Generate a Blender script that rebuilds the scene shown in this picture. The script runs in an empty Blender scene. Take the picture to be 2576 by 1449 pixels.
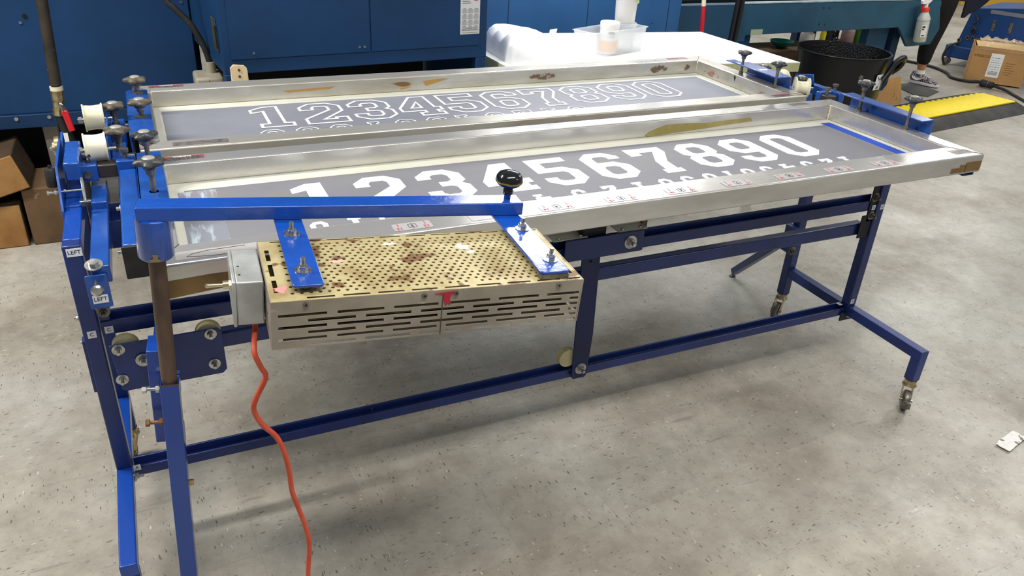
import bpy, bmesh, math, random
from mathutils import Vector, Matrix
random.seed(7)
SC = bpy.context.scene
COL = SC.collection
V = Vector
PI = math.pi

# ------------------------------------------------------------------ camera
F_PX = 1973.53
RX = (0.90970486, -0.41223743, 0.04997371)     # world direction of image right
RY = (-0.15758743, -0.45406152, -0.87692322)   # world direction of image down
RZ = (0.38419172, 0.78986608, -0.47802541)     # viewing direction
cd = bpy.data.cameras.new('camera')
cam = bpy.data.objects.new('camera', cd)
COL.objects.link(cam)
cd.sensor_width = 36.0
cd.lens = F_PX / 2576 * 36.0
cd.clip_start = 0.02
m = Matrix.Identity(4)
for i in range(3):
    m[i][0] = RX[i]; m[i][1] = -RY[i]; m[i][2] = -RZ[i]
m.translation = V((0, 0, 1.6))
cam.matrix_world = m
SC.camera = cam

# ------------------------------------------------------------------ light
w = bpy.data.worlds.new('hall_light')
SC.world = w
w.use_nodes = True
w.node_tree.nodes['Background'].inputs[0].default_value = (0.86, 0.93, 1.0, 1)
w.node_tree.nodes['Background'].inputs[1].default_value = 0.28

def area(name, loc, sx, sy, power, col=(1.0, 0.965, 0.90), rz=0.0):
    d = bpy.data.lights.new(name, 'AREA')
    d.shape = 'RECTANGLE'; d.size = sx; d.size_y = sy
    d.energy = power; d.color = col
    o = bpy.data.objects.new(name, d)
    COL.objects.link(o)
    o.location = loc; o.rotation_euler = (0, 0, rz)
    return o
LAMPS = [
    ((2.9, 6.4, 3.3), 2.9, 0.26, 105),
    ((3.0, 9.4, 3.3), 2.4, 0.30, 60),
    ((9.7, 6.5, 3.3), 2.4, 0.30, 95),
    ((6.3, 3.0, 3.3), 2.4, 0.30, 85),
    ((7.0, 8.6, 3.3), 2.4, 0.30, 70),
    ((0.9, 0.4, 3.3), 2.4, 0.30, 95),
    ((-1.9, 2.6, 3.3), 2.4, 0.30, 170),
    ((4.6, -1.2, 3.3), 2.4, 0.30, 48),
]
for i, (p, sx, sy, pw) in enumerate(LAMPS):
    area('fluorescent_lamp', p, sx, sy, pw)
area('worktable_lamp', (2.25, 3.55, 2.0), 1.2, 0.25, 30, (0.95, 0.98, 1.0))
SC.view_settings.view_transform = 'Standard'
SC.view_settings.look = 'None'
SC.view_settings.gamma = 1.0
SC.view_settings.use_curve_mapping = False
SC.view_settings.exposure = -0.10

# ------------------------------------------------------------------ materials
def lin(c):
    if isinstance(c, str):
        c = [int(c[i:i+2], 16) / 255 for i in (0, 2, 4)]
    return tuple(x / 12.92 if x <= 0.04045 else ((x + 0.055) / 1.055) ** 2.4 for x in c) + (1,)

def node(nt, typ, **kw):
    n = nt.nodes.new(typ)
    for k, v in kw.items():
        if k == 'inp':
            for kk, vv in v.items(): n.inputs[kk].default_value = vv
        else: setattr(n, k, v)
    return n

def ramp(nt, stops, interp='LINEAR'):
    r = nt.nodes.new('ShaderNodeValToRGB')
    r.color_ramp.interpolation = interp
    el = r.color_ramp.elements
    while len(el) < len(stops): el.new(0.5)
    for e, (p, c) in zip(el, stops):
        e.position = p; e.color = c
    return r

MATS = {}
def mat(name, col, rough=0.5, metal=0.0, noise=None, nscale=8.0, nlo=0.4, nhi=0.65, bump=0.0, bscale=60.0,
        coat=0.0, rvar=0.0, stretch=(1, 1, 1), trans=0.0, alpha=1.0, emit=None, ior=1.45, spots=None, sscale=30, sthr=0.62):
    """principled material; noise = second colour mixed in by a noise of its own shape (wear, dirt)"""
    if name in MATS: return MATS[name]
    mt = bpy.data.materials.new(name); mt.use_nodes = True
    nt = mt.node_tree; b = nt.nodes['Principled BSDF']
    c1 = lin(col)
    b.inputs['Base Color'].default_value = c1
    b.inputs['Roughness'].default_value = rough
    b.inputs['Metallic'].default_value = metal
    b.inputs['Coat Weight'].default_value = coat
    b.inputs['Coat Roughness'].default_value = 0.15
    b.inputs['Transmission Weight'].default_value = trans
    b.inputs['Alpha'].default_value = alpha
    b.inputs['IOR'].default_value = ior
    tc = node(nt, 'ShaderNodeTexCoord'); mp = node(nt, 'ShaderNodeMapping')
    mp.inputs['Scale'].default_value = stretch
    nt.links.new(tc.outputs['Object'], mp.inputs['Vector'])
    last = None
    if noise:
        n = node(nt, 'ShaderNodeTexNoise', inp={'Scale': nscale, 'Detail': 5.0, 'Roughness': 0.6})
        nt.links.new(mp.outputs[0], n.inputs['Vector'])
        r = ramp(nt, [(nlo, c1), (nhi, lin(noise))])
        nt.links.new(n.outputs['Fac'], r.inputs[0])
        last = r.outputs[0]
        if rvar:
            rr = ramp(nt, [(nlo, (rough,) * 3 + (1,)), (nhi, (min(1, max(0, rough + rvar)),) * 3 + (1,))])
            nt.links.new(n.outputs['Fac'], rr.inputs[0]); nt.links.new(rr.outputs[0], b.inputs['Roughness'])
    if spots:
        n = node(nt, 'ShaderNodeTexNoise', inp={'Scale': sscale, 'Detail': 3.0, 'Roughness': 0.5})
        nt.links.new(mp.outputs[0], n.inputs['Vector'])
        r = ramp(nt, [(sthr, (0, 0, 0, 1)), (sthr + 0.03, (1, 1, 1, 1))])
        nt.links.new(n.outputs['Fac'], r.inputs[0])
        mx = node(nt, 'ShaderNodeMix', data_type='RGBA')
        nt.links.new(r.outputs[0], mx.inputs[0])
        if last is not None: nt.links.new(last, mx.inputs[6])
        else: mx.inputs[6].default_value = c1
        mx.inputs[7].default_value = lin(spots)
        last = mx.outputs[2]
    if last is not None: nt.links.new(last, b.inputs['Base Color'])
    if bump:
        n2 = node(nt, 'ShaderNodeTexNoise', inp={'Scale': bscale, 'Detail': 4.0})
        nt.links.new(mp.outputs[0], n2.inputs['Vector'])
        bp = node(nt, 'ShaderNodeBump', inp={'Strength': bump, 'Distance': 0.01})
        nt.links.new(n2.outputs['Fac'], bp.inputs['Height']); nt.links.new(bp.outputs[0], b.inputs['Normal'])
    MATS[name] = mt
    return mt

BLUE = mat('blue_enamel', '1445a0', 0.30, 0.0, noise='0e3f9c', nscale=5, nlo=.35, nhi=.7, bump=.04, bscale=40, coat=.45, spots='4a6b7a', sscale=55, sthr=.74)
NAVY = mat('navy_enamel', '1c3377', 0.36, 0.0, noise='172a62', nscale=6, bump=.06, bscale=50, coat=.25, spots='55554e', sscale=22, sthr=.73)
BLUEWET = mat('thick_blue_enamel', '1049a8', 0.20, 0.0, noise='0e4198', nscale=7, bump=.10, bscale=70, coat=.8, spots='9fc04a', sscale=34, sthr=.78)
MACH = mat('machine_blue', '0a3a68', 0.5, 0.0, noise='08345c', nscale=3, bump=.05, bscale=300)
MACHD = mat('machine_dark_blue', '0a325a', 0.5, 0.0, noise='092c50', nscale=3, bump=.05, bscale=300)
TEAL = mat('beam_blue', '2b5670', 0.42, 0.0, noise='264c64', nscale=4)
ALU = mat('aluminium', 'd4d2ce', 0.20, 0.66, noise='bdbab4', nscale=9, nlo=.38, nhi=.68, rvar=.16, bump=.012, bscale=120, stretch=(.35, 1, 1.6))
ALUO = mat('stained_aluminium', 'cecbc3', 0.26, 0.58, noise='b2ac9e', nscale=10, nlo=.40, nhi=.7, rvar=.18, bump=.018, bscale=120, stretch=(.35, 1, 1.6), spots='8a6a45', sscale=11, sthr=.70)
STEEL = mat('zinc_plated_steel', 'c8c9c8', 0.25, 0.95, noise='9c9c98', nscale=60)
DULL = mat('dull_steel', '8d8a82', 0.42, 0.8, noise='5d564d', nscale=40)
RUST = mat('rusty_steel', '705a4c', 0.5, 0.45, noise='54463c', nscale=12, nlo=.35, nhi=.65, stretch=(2, 2, .6), bump=.1, bscale=90)
RUSTB = mat('rusty_bolt', '9a6f4c', 0.55, 0.4, noise='6d4a33', nscale=60)
IVORY = mat('ivory_nylon', 'e6e3cd', 0.42, 0.0, noise='d9d4b2', nscale=9)
IVORYD = mat('worn_nylon', 'd6cda4', 0.5, 0.0, noise='b9ac78', nscale=14)
KNOBG = mat('grey_black_plastic', '33353a', 0.38, 0.0, noise='4b4a49', nscale=30)
KNOBD = mat('dusty_black_plastic', '4a463f', 0.55, 0.0, noise='6c6250', nscale=30)
BLACK = mat('black_plastic', '0d0d0e', 0.12, 0.0, coat=.6)
BLACKR = mat('black_rubber', '1b1b1c', 0.55, 0.0, noise='2a2a2a', nscale=20)
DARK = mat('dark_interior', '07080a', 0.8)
WHITE = mat('white_label', 'eef0f2', 0.5)
INK = mat('black_ink', '17181b', 0.6)
INKR = mat('red_ink', 'b0273a', 0.6)
GREYLAB = mat('grey_foil_label', 'b9b6b7', 0.36, 0.25)
EMUL = mat('grey_emulsion', '7c7c81', 0.62, 0.0, noise='77777f', nscale=4, bump=.02, bscale=600)
EMULR = mat('grey_emulsion_rear', '7b7e88', 0.5, 0.0, noise='868994', nscale=3, bump=.02, bscale=600)
MESH = mat('open_screen_mesh', 'd0d0c6', 0.55, 0.0, noise='c4c4b4', nscale=3)
MESHL = mat('white_polyester_mesh', 'dde0e3', 0.5)
BTAPE = mat('blue_masking_tape', '2450c4', 0.6, noise='1d44ad', nscale=10)
BRTAPE = mat('brown_packing_tape', '7a6038', 0.3, noise='6c5430', nscale=20)
OLTAPE = mat('olive_tape_residue', '8f824c', 0.45, noise='a1935a', nscale=14)
GOLD = mat('heater_sheet', 'bdb084', 0.42, 0.2, noise='9a885c', nscale=11, nlo=.40, nhi=.66, spots='76583a', sscale=13, sthr=.575)
BOXM = mat('heater_side_metal', 'ada496', 0.45, 0.45, noise='968d80', nscale=7, spots='c9bda8', sscale=13, sthr=.68)
CORD = mat('orange_rubber', 'd2573a', 0.5, noise='bd452c', nscale=18, spots='7b6a4a', sscale=16, sthr=.7)
TABLEW = mat('white_laminate', 'f3f2ec', 0.35, 0.0, noise='ecebe2', nscale=3, spots='55534c', sscale=14, sthr=.80)
TABLEE = mat('stained_table_edge', 'c5c79e', 0.55, noise='b4b58a', nscale=12, spots='3c3a2c', sscale=50, sthr=.68)
CLOTH = mat('white_cloth', 'f2f3f5', 0.9, bump=.15, bscale=400)
PLASTW = mat('frosted_plastic', 'eef0f2', 0.35, 0.0, alpha=.34)
CLAMPB = mat('clamp_blue_enamel', '2053a8', 0.24, 0.0, noise='1a4796', nscale=8, bump=.06, bscale=60, coat=.5, spots='93a5bd', sscale=60, sthr=.75)
JARW = mat('jar_white', 'f0efec', 0.35, 0.0)
AMBER = mat('amber_paste', 'f0b27a', 0.5)
RED = mat('red_plastic', 'cc1f2c', 0.35)
CARD = mat('cardboard', 'b98f5c', 0.85, noise='ae8453', nscale=6, bump=.04, bscale=90)
CARDL = mat('light_cardboard', 'd0b076', 0.85)
WOODE = mat('cut_timber', 'a97f4c', 0.7, noise='8d6233', nscale=5, stretch=(1, .3, 1), bump=.1, bscale=50)
WOODO = mat('old_timber', '6b5238', 0.8, noise='54402b', nscale=6, bump=.1, bscale=50, spots='8a7a64', sscale=18, sthr=.7)
WOODL = mat('pale_plywood', 'e0cba4', 0.6, noise='d0b688', nscale=8, stretch=(4, 1, .6))
YELL = mat('yellow_plastic', 'f2d911', 0.5, bump=.1, bscale=70, spots='c9b11a', sscale=16, sthr=.7)
RAMPB = mat('black_ramp_rubber', '252625', 0.6, bump=.35, bscale=70, noise='3b3a35', nscale=8)
TUB = mat('black_tub_plastic', '0c0c0e', 0.36, 0.0, bump=.0)
TUBIN = mat('wet_tub_inside', '121214', 0.16, 0.0, bump=.8, bscale=90)
SKIN = mat('skin', 'b9805f', 0.5)
LEGG = mat('black_leggings', '0b0a0c', 0.8)
JACK = mat('navy_jacket', '14152a', 0.85)
HAIR = mat('dark_hair', '21170f', 0.6)
SHOE = mat('patterned_shoe_knit', '3a3038', 0.8, spots='cfc6c9', sscale=120, sthr=.54)
SOCK = mat('white_sock', 'e8e6e4', 0.9)
SOLE = mat('shoe_sole', 'd8d4d8', 0.6)
BEIGE = mat('beige_enamel', 'a39c8a', 0.45, noise='978f7c', nscale=10)
BROWNP = mat('brown_painted_pipe', '3f3730', 0.45, noise='2a2a22', nscale=14, spots='6d3d2a', sscale=20, sthr=.68)
BRASS = mat('brass', 'a98a4c', 0.3, 0.85, noise='cfc4a6', nscale=30)
CLEAR = mat('clear_film', 'f4f6f8', 0.1, 0.0, trans=.8, alpha=.35)
MATG = mat('ribbed_grey_mat', '4b4c4a', 0.8, bump=.4, bscale=120)

# painted masking border of the front screen etc. use the plain materials above
def floor_material():
    mt = bpy.data.materials.new('speckled_vinyl_tile'); mt.use_nodes = True
    nt = mt.node_tree; L = nt.links.new; b = nt.nodes['Principled BSDF']
    tc = node(nt, 'ShaderNodeTexCoord')
    mp = node(nt, 'ShaderNodeMapping', vector_type='POINT')
    T = 0.3048; a = math.radians(4.5)
    ca, sa = math.cos(-a), math.sin(-a)
    cx, cy = 2.79, 2.073
    mp.inputs['Rotation'].default_value = (0, 0, -a)
    mp.inputs['Scale'].default_value = (1, 1, 1)
    mp.inputs['Location'].default_value = (-(ca * cx - sa * cy), -(sa * cx + ca * cy), 0)
    L(tc.outputs['Object'], mp.inputs['Vector'])
    sc = node(nt, 'ShaderNodeVectorMath', operation='SCALE'); sc.inputs['Scale'].default_value = 1 / T
    L(mp.outputs[0], sc.inputs[0])
    fl = node(nt, 'ShaderNodeVectorMath', operation='FLOOR'); L(sc.outputs[0], fl.inputs[0])
    fr = node(nt, 'ShaderNodeVectorMath', operation='FRACTION'); L(sc.outputs[0], fr.inputs[0])
    sx = node(nt, 'ShaderNodeSeparateXYZ'); L(fl.outputs[0], sx.inputs[0])
    ad = node(nt, 'ShaderNodeMath', operation='ADD'); L(sx.outputs[0], ad.inputs[0]); L(sx.outputs[1], ad.inputs[1])
    md = node(nt, 'ShaderNodeMath', operation='PINGPONG'); L(ad.outputs[0], md.inputs[0]); md.inputs[1].default_value = 1.0
    # quarter-turned grain on alternate tiles
    def grain(scale, sxv, syv, thr, seed, prob):
        outs = []
        for k in range(2):
            mm = node(nt, 'ShaderNodeMapping')
            mm.inputs['Scale'].default_value = (sxv, syv, 1) if k == 0 else (syv, sxv, 1)
            mm.inputs['Rotation'].default_value = (0, 0, 0.12)
            mm.inputs['Location'].default_value = (seed, seed * 1.7, 0)
            L(mp.outputs[0], mm.inputs['Vector'])
            wn = node(nt, 'ShaderNodeTexNoise', inp={'Scale': scale * 1.6, 'Detail': 2.0})
            L(mm.outputs[0], wn.inputs['Vector'])
            mxv = node(nt, 'ShaderNodeMix', data_type='VECTOR'); mxv.inputs[0].default_value = 0.02 * 40 / scale
            L(mm.outputs[0], mxv.inputs[4]); L(wn.outputs['Color'], mxv.inputs[5])
            vo = node(nt, 'ShaderNodeTexVoronoi', inp={'Scale': scale}); L(mxv.outputs[1], vo.inputs['Vector'])
            sepc = node(nt, 'ShaderNodeSeparateColor'); L(vo.outputs['Color'], sepc.inputs[0])
            # size varies from cell to cell, most cells are empty
            r1 = node(nt, 'ShaderNodeMapRange', inp={'From Min': prob, 'From Max': 1.0, 'To Min': 0.0, 'To Max': thr})
            L(sepc.outputs[0], r1.inputs[0])
            lt = node(nt, 'ShaderNodeMath', operation='SUBTRACT'); L(r1.outputs[0], lt.inputs[0]); L(vo.outputs['Distance'], lt.inputs[1])
            sm = node(nt, 'ShaderNodeMapRange', inp={'From Min': 0.0, 'From Max': 0.06}); L(lt.outputs[0], sm.inputs[0])
            outs.append(sm.outputs[0])
        mx = node(nt, 'ShaderNodeMix'); L(md.outputs[0], mx.inputs[0]); L(outs[0], mx.inputs[2]); L(outs[1], mx.inputs[3])
        return mx.outputs[0]
    dark = grain(105, 0.46, 1.7, 0.40, 3.1, 0.80)
    fine = grain(130, 0.42, 1.4, 0.36, 9.7, 0.62)
    lite = grain(100, 0.45, 1.8, 0.36, 17.3, 0.93)
    # base mottling: large warm/cool patches, scuffs
    n1 = node(nt, 'ShaderNodeTexNoise', inp={'Scale': 1.3, 'Detail': 6.0, 'Roughness': 0.62}); L(mp.outputs[0], n1.inputs['Vector'])
    r1 = ramp(nt, [(.36, lin('90897d')), (.5, lin('a8a398')), (.66, lin('b8b6ae'))]); L(n1.outputs['Fac'], r1.inputs[0])
    n2 = node(nt, 'ShaderNodeTexNoise', inp={'Scale': 16.0, 'Detail': 8.0, 'Roughness': 0.7}); L(mp.outputs[0], n2.inputs['Vector'])
    r2 = ramp(nt, [(.30, (.80, .79, .78, 1)), (.62, (1.05, 1.05, 1.04, 1))]); L(n2.outputs['Fac'], r2.inputs[0])
    mu = node(nt, 'ShaderNodeMix', data_type='RGBA', blend_type='MULTIPLY'); mu.inputs[0].default_value = 1
    L(r1.outputs[0], mu.inputs[6]); L(r2.outputs[0], mu.inputs[7])
    # tint of each tile
    wn = node(nt, 'ShaderNodeTexWhiteNoise', noise_dimensions='3D'); L(fl.outputs[0], wn.inputs['Vector'])
    r3 = ramp(nt, [(0, (.93, .93, .925, 1)), (1, (1.04, 1.035, 1.03, 1))]); L(wn.outputs['Value'], r3.inputs[0])
    mu2 = node(nt, 'ShaderNodeMix', data_type='RGBA', blend_type='MULTIPLY'); mu2.inputs[0].default_value = 1
    L(mu.outputs[2], mu2.inputs[6]); L(r3.outputs[0], mu2.inputs[7])
    cur = mu2.outputs[2]
    def over(cur, fac, col, k):
        sc_ = node(nt, 'ShaderNodeMath', operation='MULTIPLY'); L(fac, sc_.inputs[0]); sc_.inputs[1].default_value = k
        x = node(nt, 'ShaderNodeMix', data_type='RGBA'); L(sc_.outputs[0], x.inputs[0]); L(cur, x.inputs[6]); x.inputs[7].default_value = lin(col)
        return x.outputs[2]
    cur = over(cur, fine, '6a655c', .55)
    cur = over(cur, dark, '45413a', .74)
    cur = over(cur, lite, 'd3d0c6', .8)
    # long scuff marks
    mm = node(nt, 'ShaderNodeMapping'); mm.inputs['Scale'].default_value = (.55, 5.0, 1); mm.inputs['Rotation'].default_value = (0, 0, .75)
    L(tc.outputs['Object'], mm.inputs['Vector'])
    n3 = node(nt, 'ShaderNodeTexNoise', inp={'Scale': 9.0, 'Detail': 3.0}); L(mm.outputs[0], n3.inputs['Vector'])
    r4 = ramp(nt, [(.66, (0, 0, 0, 1)), (.74, (1, 1, 1, 1))]); L(n3.outputs['Fac'], r4.inputs[0])
    cur = over(cur, r4.outputs[0], '77726a', .5)
    # seams
    sf = node(nt, 'ShaderNodeSeparateXYZ'); L(fr.outputs[0], sf.inputs[0])
    ds = []
    for k in range(2):
        pp = node(nt, 'ShaderNodeMath', operation='PINGPONG'); L(sf.outputs[k], pp.inputs[0]); pp.inputs[1].default_value = .5
        ds.append(pp.outputs[0])
    mn = node(nt, 'ShaderNodeMath', operation='MINIMUM'); L(ds[0], mn.inputs[0]); L(ds[1], mn.inputs[1])
    se = node(nt, 'ShaderNodeMapRange', inp={'From Min': .0030, 'From Max': .0045, 'To Min': 1.0, 'To Max': 0.0}); L(mn.outputs[0], se.inputs[0])
    cur = over(cur, se.outputs[0], '6a6458', .18)
    L(cur, b.inputs['Base Color'])
    # polish: worn and glossy patches
    r5 = ramp(nt, [(.35, (.34,) * 3 + (1,)), (.6, (.20,) * 3 + (1,))]); L(n1.outputs['Fac'], r5.inputs[0])
    n4 = node(nt, 'ShaderNodeTexNoise', inp={'Scale': 45.0, 'Detail': 5.0}); L(mm.outputs[0], n4.inputs['Vector'])
    ra = node(nt, 'ShaderNodeMath', operation='MULTIPLY_ADD'); L(n4.outputs['Fac'], ra.inputs[0]); ra.inputs[1].default_value = .22; L(r5.outputs[0], ra.inputs[2])
    L(ra.outputs[0], b.inputs['Roughness'])
    b.inputs['IOR'].default_value = 1.5
    bp = node(nt, 'ShaderNodeBump', inp={'Strength': .12, 'Distance': .004}); L(n2.outputs['Fac'], bp.inputs['Height']); L(bp.outputs[0], b.inputs['Normal'])
    return mt
FLOOR = floor_material()

# ------------------------------------------------------------------ mesh helpers
class MB:
    def __init__(s): s.bm = bmesh.new()
    def verts(s, pts): return [s.bm.verts.new(p) for p in pts]
    def face(s, vs):
        try: return s.bm.faces.new(vs)
        except ValueError: return None
    def box(s, lo, hi, M=None):
        x0, y0, z0 = lo; x1, y1, z1 = hi
        P = [V(p) for p in ((x0, y0, z0), (x1, y0, z0), (x1, y1, z0), (x0, y1, z0), (x0, y0, z1), (x1, y0, z1), (x1, y1, z1), (x0, y1, z1))]
        if M: P = [M @ p for p in P]
        v = s.verts(P)
        for f in ((0, 3, 2, 1), (4, 5, 6, 7), (0, 1, 5, 4), (1, 2, 6, 5), (2, 3, 7, 6), (3, 0, 4, 7)): s.face([v[i] for i in f])
        return s
    def bar(s, a, b, wd, ht, up=(0, 0, 1)):
        """rectangular bar from a to b"""
        a, b = V(a), V(b); d = (b - a); L = d.length; d.normalize(); up = V(up)
        sd = up.cross(d).normalized(); u = d.cross(sd).normalized()
        M = Matrix(((d.x, sd.x, u.x, a.x), (d.y, sd.y, u.y, a.y), (d.z, sd.z, u.z, a.z), (0, 0, 0, 1)))
        return s.box((0, -wd / 2, -ht / 2), (L, wd / 2, ht / 2), M)
    def ring(s, c, x, y, r, n, ph=0, rf=None):
        return s.verts([c + x * (r * (rf(2 * PI * i / n) if rf else 1)) * math.cos(2 * PI * i / n + ph) + y * (r * (rf(2 * PI * i / n) if rf else 1)) * math.sin(2 * PI * i / n + ph) for i in range(n)])
    def loft(s, rings, c0=True, c1=True, closed=False):
        for a, b in zip(rings, rings[1:]):
            n = len(a)
            for i in range(n): s.face([a[i], a[(i + 1) % n], b[(i + 1) % n], b[i]])
        if c0: s.face(list(reversed(rings[0])))
        if c1: s.face(rings[-1])
        return s
    def cyl(s, a, b, r, r2=None, n=20, c0=True, c1=True):
        a, b = V(a), V(b); d = (b - a).normalized()
        x = d.orthogonal().normalized(); y = d.cross(x)
        return s.loft([s.ring(a, x, y, r, n), s.ring(b, x, y, r if r2 is None else r2, n)], c0, c1)
    def lathe(s, o, d, prof, n=24, rf=None, c0=True, c1=True):
        """profile [(radius, height along d)]"""
        o, d = V(o), V(d).normalized()
        x = d.orthogonal().normalized(); y = d.cross(x)
        rs = [s.ring(o + d * h, x, y, max(r, 1e-4), n, 0, rf if (rf and k_lobed) else None) for (r, h, k_lobed) in [(p + (True,))[:3] for p in prof]]
        return s.loft(rs, c0, c1)
    def tube(s, pts, r, n=10, cap=True):
        pts = [V(p) for p in pts]
        rs = []; x = None
        for i, p in enumerate(pts):
            d = (pts[min(i + 1, len(pts) - 1)] - pts[max(i - 1, 0)]).normalized()
            x = d.orthogonal().normalized() if x is None else (x - x.dot(d) * d).normalized()
            y = d.cross(x)
            rr = r[i] if isinstance(r, (list, tuple)) else r
            rs.append(s.ring(p, x, y, rr, n))
        return s.loft(rs, cap, cap)
    def prism(s, poly, M, h):
        """2D polygon (x,y) extruded 0..h along z of M"""
        a = s.verts([M @ V((p[0], p[1], 0)) for p in poly]); b = s.verts([M @ V((p[0], p[1], h)) for p in poly])
        n = len(a)
        for i in range(n): s.face([a[i], a[(i + 1) % n], b[(i + 1) % n], b[i]])
        s.face(list(reversed(a))); s.face(b)
        return s
    def sphere(s, c, r, n=20, sc=(1, 1, 1)):
        c = V(c); rs = []
        for i in range(1, n // 2):
            t = PI * i / (n // 2)
            rs.append(s.verts([c + V((sc[0] * r * math.sin(t) * math.cos(2 * PI * j / n), sc[1] * r * math.sin(t) * math.sin(2 * PI * j / n), -sc[2] * r * math.cos(t))) for j in range(n)]))
        return s.loft(rs)
    def hexnut(s, a, d, r, h):
        return s.cyl(a, V(a) + V(d).normalized() * h, r, n=6)

PINV = {}
def origin_of(parent):
    while parent.parent: parent = parent.parent
    return parent.location

def obj(name, mb, material, parent=None, bevel=0.0, smooth=False, solid=None, seg=2, label=None, flat_angle=40):
    bm = mb.bm if isinstance(mb, MB) else mb
    bmesh.ops.recalc_face_normals(bm, faces=bm.faces)
    me = bpy.data.meshes.new(name)
    if parent: off = origin_of(parent)
    else:
        xs = [v.co for v in bm.verts]
        off = V(((min(p.x for p in xs) + max(p.x for p in xs)) / 2, (min(p.y for p in xs) + max(p.y for p in xs)) / 2, min(p.z for p in xs)))
    for v in bm.verts: v.co -= off
    bm.to_mesh(me); bm.free()
    if material: me.materials.append(material)
    if smooth:
        for p in me.polygons: p.use_smooth = True
        me.set_sharp_from_angle(angle=math.radians(flat_angle))
    o = bpy.data.objects.new(name, me); COL.objects.link(o)
    if parent: o.parent = parent
    else: o.location = off
    if bevel:
        bv = o.modifiers.new('bevel', 'BEVEL'); bv.width = bevel; bv.segments = seg; bv.limit_method = 'ANGLE'; bv.angle_limit = math.radians(50)
        bv.harden_normals = False
        for p in me.polygons: p.use_smooth = True
        me.set_sharp_from_angle(angle=math.radians(30))
    if label: o['label'] = label
    return o

def thing(name, label, cat, loc, group=None):
    o = bpy.data.objects.new(name, None); COL.objects.link(o)
    o.empty_display_size = .05
    o.location = loc; o['label'] = label; o['category'] = cat
    if group: o['group'] = group
    return o
def tag(o, label, cat, group=None):
    o['label'] = label; o['category'] = cat
    if group: o['group'] = group
    return o

def text_bm(txt, size, M, align='CENTER', ext=0.0002, bold=0.0):
    cu = bpy.data.curves.new('txt', 'FONT'); cu.body = txt; cu.size = size; cu.align_x = align; cu.align_y = 'CENTER'
    cu.extrude = ext; cu.offset = bold; cu.resolution_u = 3
    o = bpy.data.objects.new('txt', cu); COL.objects.link(o)
    dg = bpy.context.evaluated_depsgraph_get(); dg.update()
    me = bpy.data.meshes.new_from_object(o.evaluated_get(dg))
    bm = bmesh.new(); bm.from_mesh(me); bmesh.ops.transform(bm, matrix=M, verts=bm.verts)
    bpy.data.objects.remove(o); bpy.data.curves.remove(cu); bpy.data.meshes.remove(me)
    return bm
def frame_m(o, x, y):
    """matrix with origin o, axes x, y and z = x cross y"""
    x, y = V(x).normalized(), V(y).normalized(); z = x.cross(y).normalized(); o = V(o)
    return Matrix(((x.x, y.x, z.x, o.x), (x.y, y.y, z.y, o.y), (x.z, y.z, z.z, o.z), (0, 0, 0, 1)))

def sticker(parent, txt, M, wd, ht, size, name='label_sticker', mat_bg=None, mat_ink=None, bold=.0):
    mb = MB().box((-wd / 2, -ht / 2, 0), (wd / 2, ht / 2, .0006), M)
    s = obj(name, mb, mat_bg or WHITE, parent)
    if txt:
        obj('lettering', text_bm(txt, size, M @ Matrix.Translation((0, 0, .0008)), bold=bold), mat_ink or INK, s)
    return s

def bolt(parent, p, d, r=.009, washer=True, shaft=.012, name='bolt', material=None):
    """hex nut, washer and thread end, pointing along d from surface point p"""
    p, d = V(p), V(d).normalized(); mb = MB(); h = 0
    if washer: mb.cyl(p, p + d * .002, r * 1.75, n=20); h = .002
    mb.hexnut(p + d * h, d, r, r * .85)
    if shaft: mb.cyl(p + d * (h + r * .8), p + d * (h + r * .8 + shaft), r * .52, n=12)
    return obj(name, mb, material or STEEL, parent, smooth=True)

def star_knob(parent, p, r=.026, stem=.07, m_knob=None, d=(0, 0, 1), rot=.3, down=.0, foot=True):
    """five-lobed clamp knob: p = underside of the hub, stem drops by stem"""
    p, d = V(p), V(d).normalized()
    rf = lambda a: 0.66 + 0.34 * (0.5 + 0.5 * math.cos(5 * (a + rot)))
    mb = MB()
    mb.lathe(p, d, [(.45 * r, 0, False), (.50 * r, .08 * r, False), (.56 * r, .20 * r, False), (.92 * r, .28 * r, True), (1.12 * r, .38 * r, True), (1.15 * r, .54 * r, True),
                    (1.0 * r, .68 * r, True), (.62 * r, .76 * r, False), (.2 * r, .78 * r, False)], n=40, rf=rf)
    k = obj('clamp_knob', mb, m_knob or KNOBG, parent, smooth=True)
    c = MB(); c.lathe(p + d * .74 * r, d, [(.46 * r, 0), (.46 * r, .07 * r), (.38 * r, .14 * r), (.05 * r, .17 * r)], n=20)
    obj('knob_cap', c, mat('knob_cap_grey', 'a3a19b', .35, .2), k, smooth=True)
    st = MB(); st.cyl(p, p - d * r * .45, r * .38, r * .30, n=18); st.cyl(p - d * r * .4, p - d * stem, r * .2, n=14)
    if foot: st.cyl(p - d * stem, p - d * (stem + .012), r * .34, n=16)
    obj('threaded_stem', st, DULL, k, smooth=True)
    return k

def pulley(parent, c, ax, r, wd, lip=.12, name='guide_roller', m_=None, gr=.86):
    """flanged wheel with a hollow groove, axis ax"""
    c, ax = V(c), V(ax).normalized()
    hw = wd / 2
    pr = [(r * .3, -hw), (r, -hw), (r, -hw + wd * lip), (r * (gr + .05), -hw + wd * lip * 1.3), (r * (gr + .01), -wd * .12), (r * gr, 0), (r * (gr + .01), wd * .12), (r * (gr + .05), hw - wd * lip * 1.3), (r, hw - wd * lip), (r, hw), (r * .3, hw)]
    o = obj(name, MB().lathe(c, ax, pr, n=40), m_ or IVORY, parent, smooth=True, flat_angle=30)
    return o

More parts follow.
